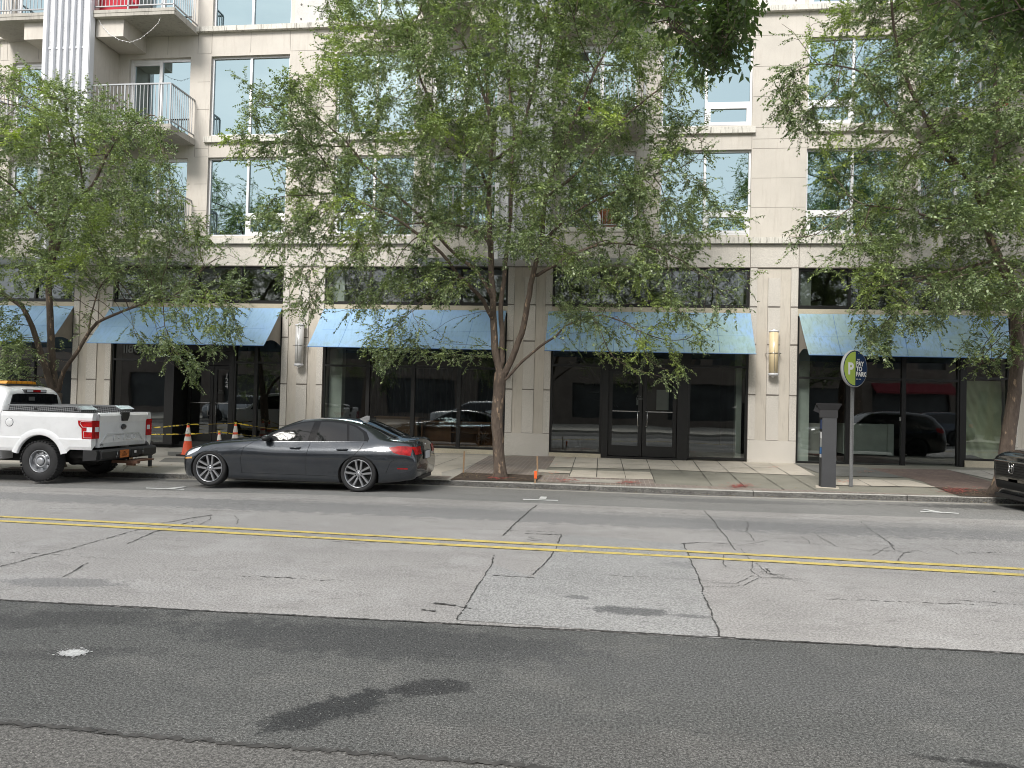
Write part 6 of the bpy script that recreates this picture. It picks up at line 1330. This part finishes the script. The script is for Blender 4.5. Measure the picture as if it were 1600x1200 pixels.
main_lobes = [
 ([(520, -30), (600, -170), (760, -230), (920, -200), (1060, -110), (1110, 20), (1095, 130), (1120, 250), (1080, 330), (1090, 400), (1010, 440), (900, 440), (860, 400), (760, 390), (680, 370), (560, 400), (470, 370), (440, 270), (470, 160), (500, 90)], YT-.1, 3.5, 2500),
 ([(430, 110), (500, 120), (540, 200), (440, 260), (380, 250), (360, 200)], YT-1.2, 1.2, 110),
 ([(352, 108), (380, 95), (470, 190), (450, 210), (380, 150)], YT-1.4, .5, 30), ([(345, 205), (420, 215), (470, 260), (440, 290), (352, 235)], YT-1.6, .6, 45),
 ([(375, 330), (470, 300), (560, 330), (620, 400), (560, 440), (470, 440), (400, 400)], YT-1.3, 1.5, 190),
 ([(440, 440), (520, 430), (560, 470), (525, 500), (480, 495), (445, 480)], YT-1.6, .8, 60),
 ([(530, 440), (640, 420), (665, 470), (640, 500), (610, 555), (595, 575), (575, 540), (560, 500), (540, 480)], YT-1.4, .7, 130),
 ([(610, 400), (760, 400), (740, 460), (690, 480), (675, 500), (672, 545), (655, 560), (625, 530), (640, 470), (620, 440)], YT-1.1, .9, 150),
 ([(880, 430), (1080, 400), (1110, 440), (1120, 520), (1080, 540), (1030, 530), (1015, 545), (950, 540), (890, 530), (860, 480)], YT-1.0, 1.4, 200),
 ([(920, 540), (1000, 540), (1045, 560), (1070, 585), (1030, 600), (985, 580), (930, 565)], YT-1.0, .6, 55),
 ([(870, 520), (905, 520), (900, 560), (870, 545)], YT-.8, .3, 12),
 ([(1040, 270), (1110, 260), (1180, 355), (1165, 375), (1090, 350)], YT-1.2, .7, 40), ([(1060, 380), (1130, 395), (1200, 442), (1190, 450), (1110, 440)], YT-1.3, .5, 30), ([(1090, 470), (1135, 520), (1118, 530), (1080, 510)], YT-1.2, .4, 22)]
maketree('elm_tree', 'large multi-stemmed feathery-leaved street tree in the middle beside the grey sedan', main_limbs, main_lobes, 11, group='feathery street trees along the far kerb', per=3.6, g=dict(kill=.34))
# ---- left tree
lb = atY(88, 745, YT); lbz = (lb.x, YT, zg(lb.x, YT)-.05)
left_limbs = [
 ([lbz]+limbpx([(89, 700), (88, 650), (86, 615)], YT), .14, .15, None),
 (limbpx([(87, 625), (76, 590), (62, 548), (50, 510), (35, 480), (8, 462), (-30, 430)], YT, YT-.7), .085, .025, 0),
 (limbpx([(88, 622), (82, 570), (78, 500), (77, 440), (82, 360), (86, 300), (80, 240), (70, 180)], YT, YT+.6), .095, .022, 0),
 (limbpx([(90, 618), (100, 580), (122, 548), (140, 518), (152, 504), (178, 492), (215, 478), (260, 465)], YT, YT-1.0), .055, .016, 0),
 (limbpx([(125, 545), (138, 522), (141, 495), (150, 465)], YT-.3, YT-.1), .03, .012, 3),
 (limbpx([(80, 420), (98, 360), (115, 318), (145, 290), (165, 245), (190, 210), (235, 180)], YT+.2, YT-.5), .055, .016, 2), (limbpx([(110, 330), (130, 290), (118, 230), (100, 160)], YT, YT-.4), .03, .014, 5),
 (limbpx([(82, 360), (45, 320), (20, 290), (-30, 260)], YT+.3, YT-.4), .045, .016, 2)]
left_lobes = [
 ([(-330, 150), (-200, 90), (-60, 60), (40, 115), (90, 130), (150, 135), (240, 190), (270, 260), (300, 340), (330, 400), (300, 460), (220, 460), (130, 450), (60, 440), (-60, 470), (-250, 430), (-330, 300)], YT, 3.3, 2000),
 ([(20, 110), (35, 98), (60, 130), (40, 170)], YT-1, .4, 20), ([(120, 135), (155, 120), (170, 160), (130, 170)], YT-1, .4, 20), ([(240, 195), (275, 185), (290, 250), (260, 260)], YT-1.1, .4, 25),
 ([(290, 330), (350, 370), (395, 410), (380, 450), (340, 470), (280, 440)], YT-1.2, .7, 80),
 ([(180, 450), (330, 450), (350, 480), (385, 520), (330, 540), (300, 570), (240, 560), (200, 530), (185, 500)], YT-1.2, .9, 150), ([(230, 545), (320, 545), (325, 570), (295, 600), (250, 570)], YT-1.3, .4, 35),
 ([(-60, 460), (30, 480), (42, 520), (35, 560), (20, 620), (5, 640), (-60, 600)], YT-1.0, .8, 90), ([(110, 480), (135, 480), (150, 530), (120, 540)], YT-.8, .4, 16)]
maketree('elm_tree', 'multi-stemmed feathery-leaved street tree rising behind the white pickup', left_limbs, left_lobes, 23, group='feathery street trees along the far kerb', per=3.6, g=dict(kill=.34))
# ---- right tree
rb = atY(1562, 775, YT-.1); rbz = (rb.x, YT-.1, zg(rb.x, YT)-.05)
right_limbs = [
 ([rbz]+limbpx([(1570, 720), (1580, 650), (1588, 580), (1590, 520), (1582, 450), (1565, 415), (1548, 375), (1541, 335)], YT-.1, YT-.3), .155, .07, None),
 (limbpx([(1588, 570), (1604, 520), (1612, 450), (1640, 380), (1660, 280), (1650, 150)], YT-.1, YT+.4), .11, .03, 0),
 (limbpx([(1541, 335), (1520, 290), (1490, 250), (1455, 200), (1420, 130), (1400, 60), (1390, -20)], YT-.3, YT-1.2), .062, .018, 0),
 (limbpx([(1541, 335), (1548, 280), (1560, 200), (1555, 110), (1570, 10)], YT-.3, YT+.3), .06, .02, 0),
 (limbpx([(1500, 262), (1440, 225), (1390, 170), (1350, 115), (1290, 100)], YT-.5, YT-1.3), .035, .012, 2), (limbpx([(1540, 345), (1490, 350), (1420, 330), (1350, 320)], YT-.3, YT-1.3), .035, .012, 0),
 (limbpx([(1560, 405), (1500, 420), (1450, 430), (1400, 440)], YT-.2, YT-1.2), .03, .012, 0), (limbpx([(1590, 530), (1560, 560), (1530, 575)], YT, YT-.7), .022, .01, 0)]
right_lobes = [
 ([(1310, 20), (1330, -100), (1450, -180), (1650, -220), (1850, -120), (1900, 100), (1860, 330), (1760, 460), (1640, 470), (1560, 480), (1470, 480), (1400, 470), (1350, 420), (1300, 330), (1270, 250), (1265, 160), (1290, 90)], YT-.3, 3.4, 2350),
 ([(1222, 30), (1320, 15), (1330, 70), (1240, 75), (1218, 68)], YT-1.5, .7, 65), ([(1202, 95), (1260, 78), (1300, 100), (1260, 130), (1215, 118)], YT-1.6, .5, 50), ([(1203, 178), (1250, 130), (1290, 150), (1260, 190), (1235, 200)], YT-1.6, .5, 50), ([(1250, 150), (1275, 200), (1262, 240), (1248, 200)], YT-1.5, .3, 15),
 ([(1203, 388), (1250, 325), (1310, 330), (1290, 380), (1250, 390)], YT-1.6, .5, 60), ([(1270, 400), (1330, 350), (1400, 400), (1330, 440), (1290, 440)], YT-1.4, .8, 80),
 ([(1330, 440), (1430, 440), (1500, 470), (1460, 520), (1395, 500), (1380, 560), (1360, 570), (1345, 520)], YT-1.2, .9, 140), ([(1500, 470), (1640, 470), (1600, 560), (1545, 560), (1505, 575), (1495, 540), (1530, 520)], YT-1.0, .9, 110)]
maketree('elm_tree', 'leaning feathery-leaved street tree at the right edge behind the black SUV', right_limbs, right_lobes, 37, group='feathery street trees along the far kerb', per=3.6, g=dict(kill=.34))
# ---- trees on our own pavement: one overhangs the camera; all of them show mirrored in the upper windows
def nearlobe(poly, d0, d1, cnt, rg):
    out = []; x0, x1 = min(p[0] for p in poly), max(p[0] for p in poly); y0, y1 = min(p[1] for p in poly), max(p[1] for p in poly)
    while len(out) < cnt:
        a, b = rg.uniform(x0, x1), rg.uniform(y0, y1)
        if inpoly(a, b, poly): out.append((a, b, rg.uniform(d0, d1)))
    return out
bx, by = 4.6, -1.6
nl = [([(bx, by, .1), (bx-.05, by, 1.5), (bx-.1, by+.1, 3.2)], .17, .15, None), ([(bx-.1, by+.1, 3.2), (bx-.4, by+1.2, 5.0), (bx-1.5, by+3.6, 6.0), (1.9, 4.2, 6.3), (1.6, 5.6, 6.0)], .09, .02, 0),
      ([(bx-.1, by+.1, 3.2), (bx+.3, by+1.4, 5.0), (bx+.2, 3.0, 6.3), (bx-.4, 5.2, 6.2)], .08, .02, 0), ([(bx-.1, by+.1, 3.2), (bx-.9, by-.8, 6.0), (bx-1.2, by-1.2, 9.2)], .09, .03, 0), ([(bx-.1, by+.1, 3.2), (bx+1.2, by-.2, 6.2), (bx+1.5, by-.4, 9.6)], .08, .03, 0)]
N_, par_, ch_, rad_, tn_ = None, None, None, None, None
_atY = atY
def neargrow(seed):
    rg = random.Random(seed); A = []
    for poly, d0, d1, n in (([(985, -40), (988, 10), (1015, 40), (1055, 60), (1095, 100), (1115, 112), (1140, 95), (1158, 70), (1155, 30), (1165, -40)], 5.6, 6.8, 200), ([(950, -40), (1000, -40), (1010, 40), (965, 30)], 6, 7, 30),
                            ([(1445, -40), (1470, 30), (1500, 50), (1560, 70), (1640, 70), (1700, -40)], 5.2, 6.4, 130), ([(930, -60), (1700, -60), (1700, -260), (930, -260)], 4.5, 6.5, 250)):
        A += [tuple(atY(a, b, d)) for a, b, d in nearlobe(poly, d0, d1, n, rg)]
    while len(A) < 2300:
        p = Vector((rg.uniform(-4.5, 4.5), rg.uniform(-3.6, 4.5), rg.uniform(-3.6, 4.2)))
        if (p.x/4.6)**2+(p.y/3.8)**2+(p.z/4.0)**2 > 1: continue
        q_ = p+Vector((bx-.6, by+.3, 9.2))
        if q_.z < 5.4+max(0, q_.y)*.62: continue
        A.append(tuple(q_))
    return A
def grow_pts(limbs, pts, seed, **kw):
    global atY
    it = iter(pts); old = atY
    atY = lambda a, b, Y: Vector(next(it)); big = [(-1, -1), (2, -1), (2, 2), (-1, 2)]
    try: return grow(limbs, [(big, 0, .1, len(pts))], seed, ymax=99, dens=1.0, **kw)
    finally: atY = old
def neartree(label, seed):
    N, par, ch, rad, tn = grow_pts(nl, neargrow(seed), seed, kill=.30, step=.20)
    rg = random.Random(9); n0 = len(N); kd = kdtree.KDTree(n0)
    for i in range(n0): kd.insert(N[i], i)
    kd.balance()
    for poly, d0, d1, n in (([(985, -40), (990, 5), (1020, 35), (1055, 48), (1090, 82), (1110, 98), (1135, 88), (1150, 60), (1150, 20), (1160, -40)], 5.7, 6.9, 150), ([(1465, -40), (1495, 10), (1525, 40), (1570, 60), (1640, 60), (1700, -40)], 5.3, 6.5, 70)):
        for a, b, d in nearlobe(poly, d0, d1, n, rg):
            q_ = atY(a, b, d); co, idx, dist = kd.find(q_); N.append(q_); par.append(idx); rad.append(.005); ch.append([]); ch[idx].append(len(N)-1)
    t = empty('broadleaf_tree', (bx, by, .1), label, 'tree', 'broad-leaved trees on the near pavement')
    stems(N, par, ch, rad, 'trunk', t, m_bark, tn, .1); foliage(N, par, rad, ch, 'crown', t, m_leafd, seed, per=2.2, L_=(.14, .34), ll=.062, lw=.030, gap=.026, droop=.9)
    for o in list(t.children): o.data.transform(Matrix.Translation((-bx, -by, -.1)))
    return t
nt0 = neartree('broad-leaved tree whose dark leaves hang into the top of the view', 5)
for x, y, rz, sc, lab in ((-6.5, -2.2, 2.2, 1.35, 'broad-leaved tree on the near pavement left of the viewer, seen mirrored in the windows'), (-15, -1.9, 3.6, 1.4, 'broad-leaved tree on the near pavement opposite the pickup, seen mirrored in the windows'),
                      (14.5, -2.4, 3.0, 1.3, 'broad-leaved tree on the near pavement opposite the black SUV, seen mirrored in the windows'), (-25, -3, 1.0, 1.1, 'broad-leaved tree furthest left on the near pavement'), (22, -3, 4.4, 1.1, 'broad-leaved tree furthest right on the near pavement')):
    c = copy_tree(nt0); c.location = (x, y, .1); c.rotation_euler = (0, 0, rz); c.scale = (sc,)*3; c['label'] = lab
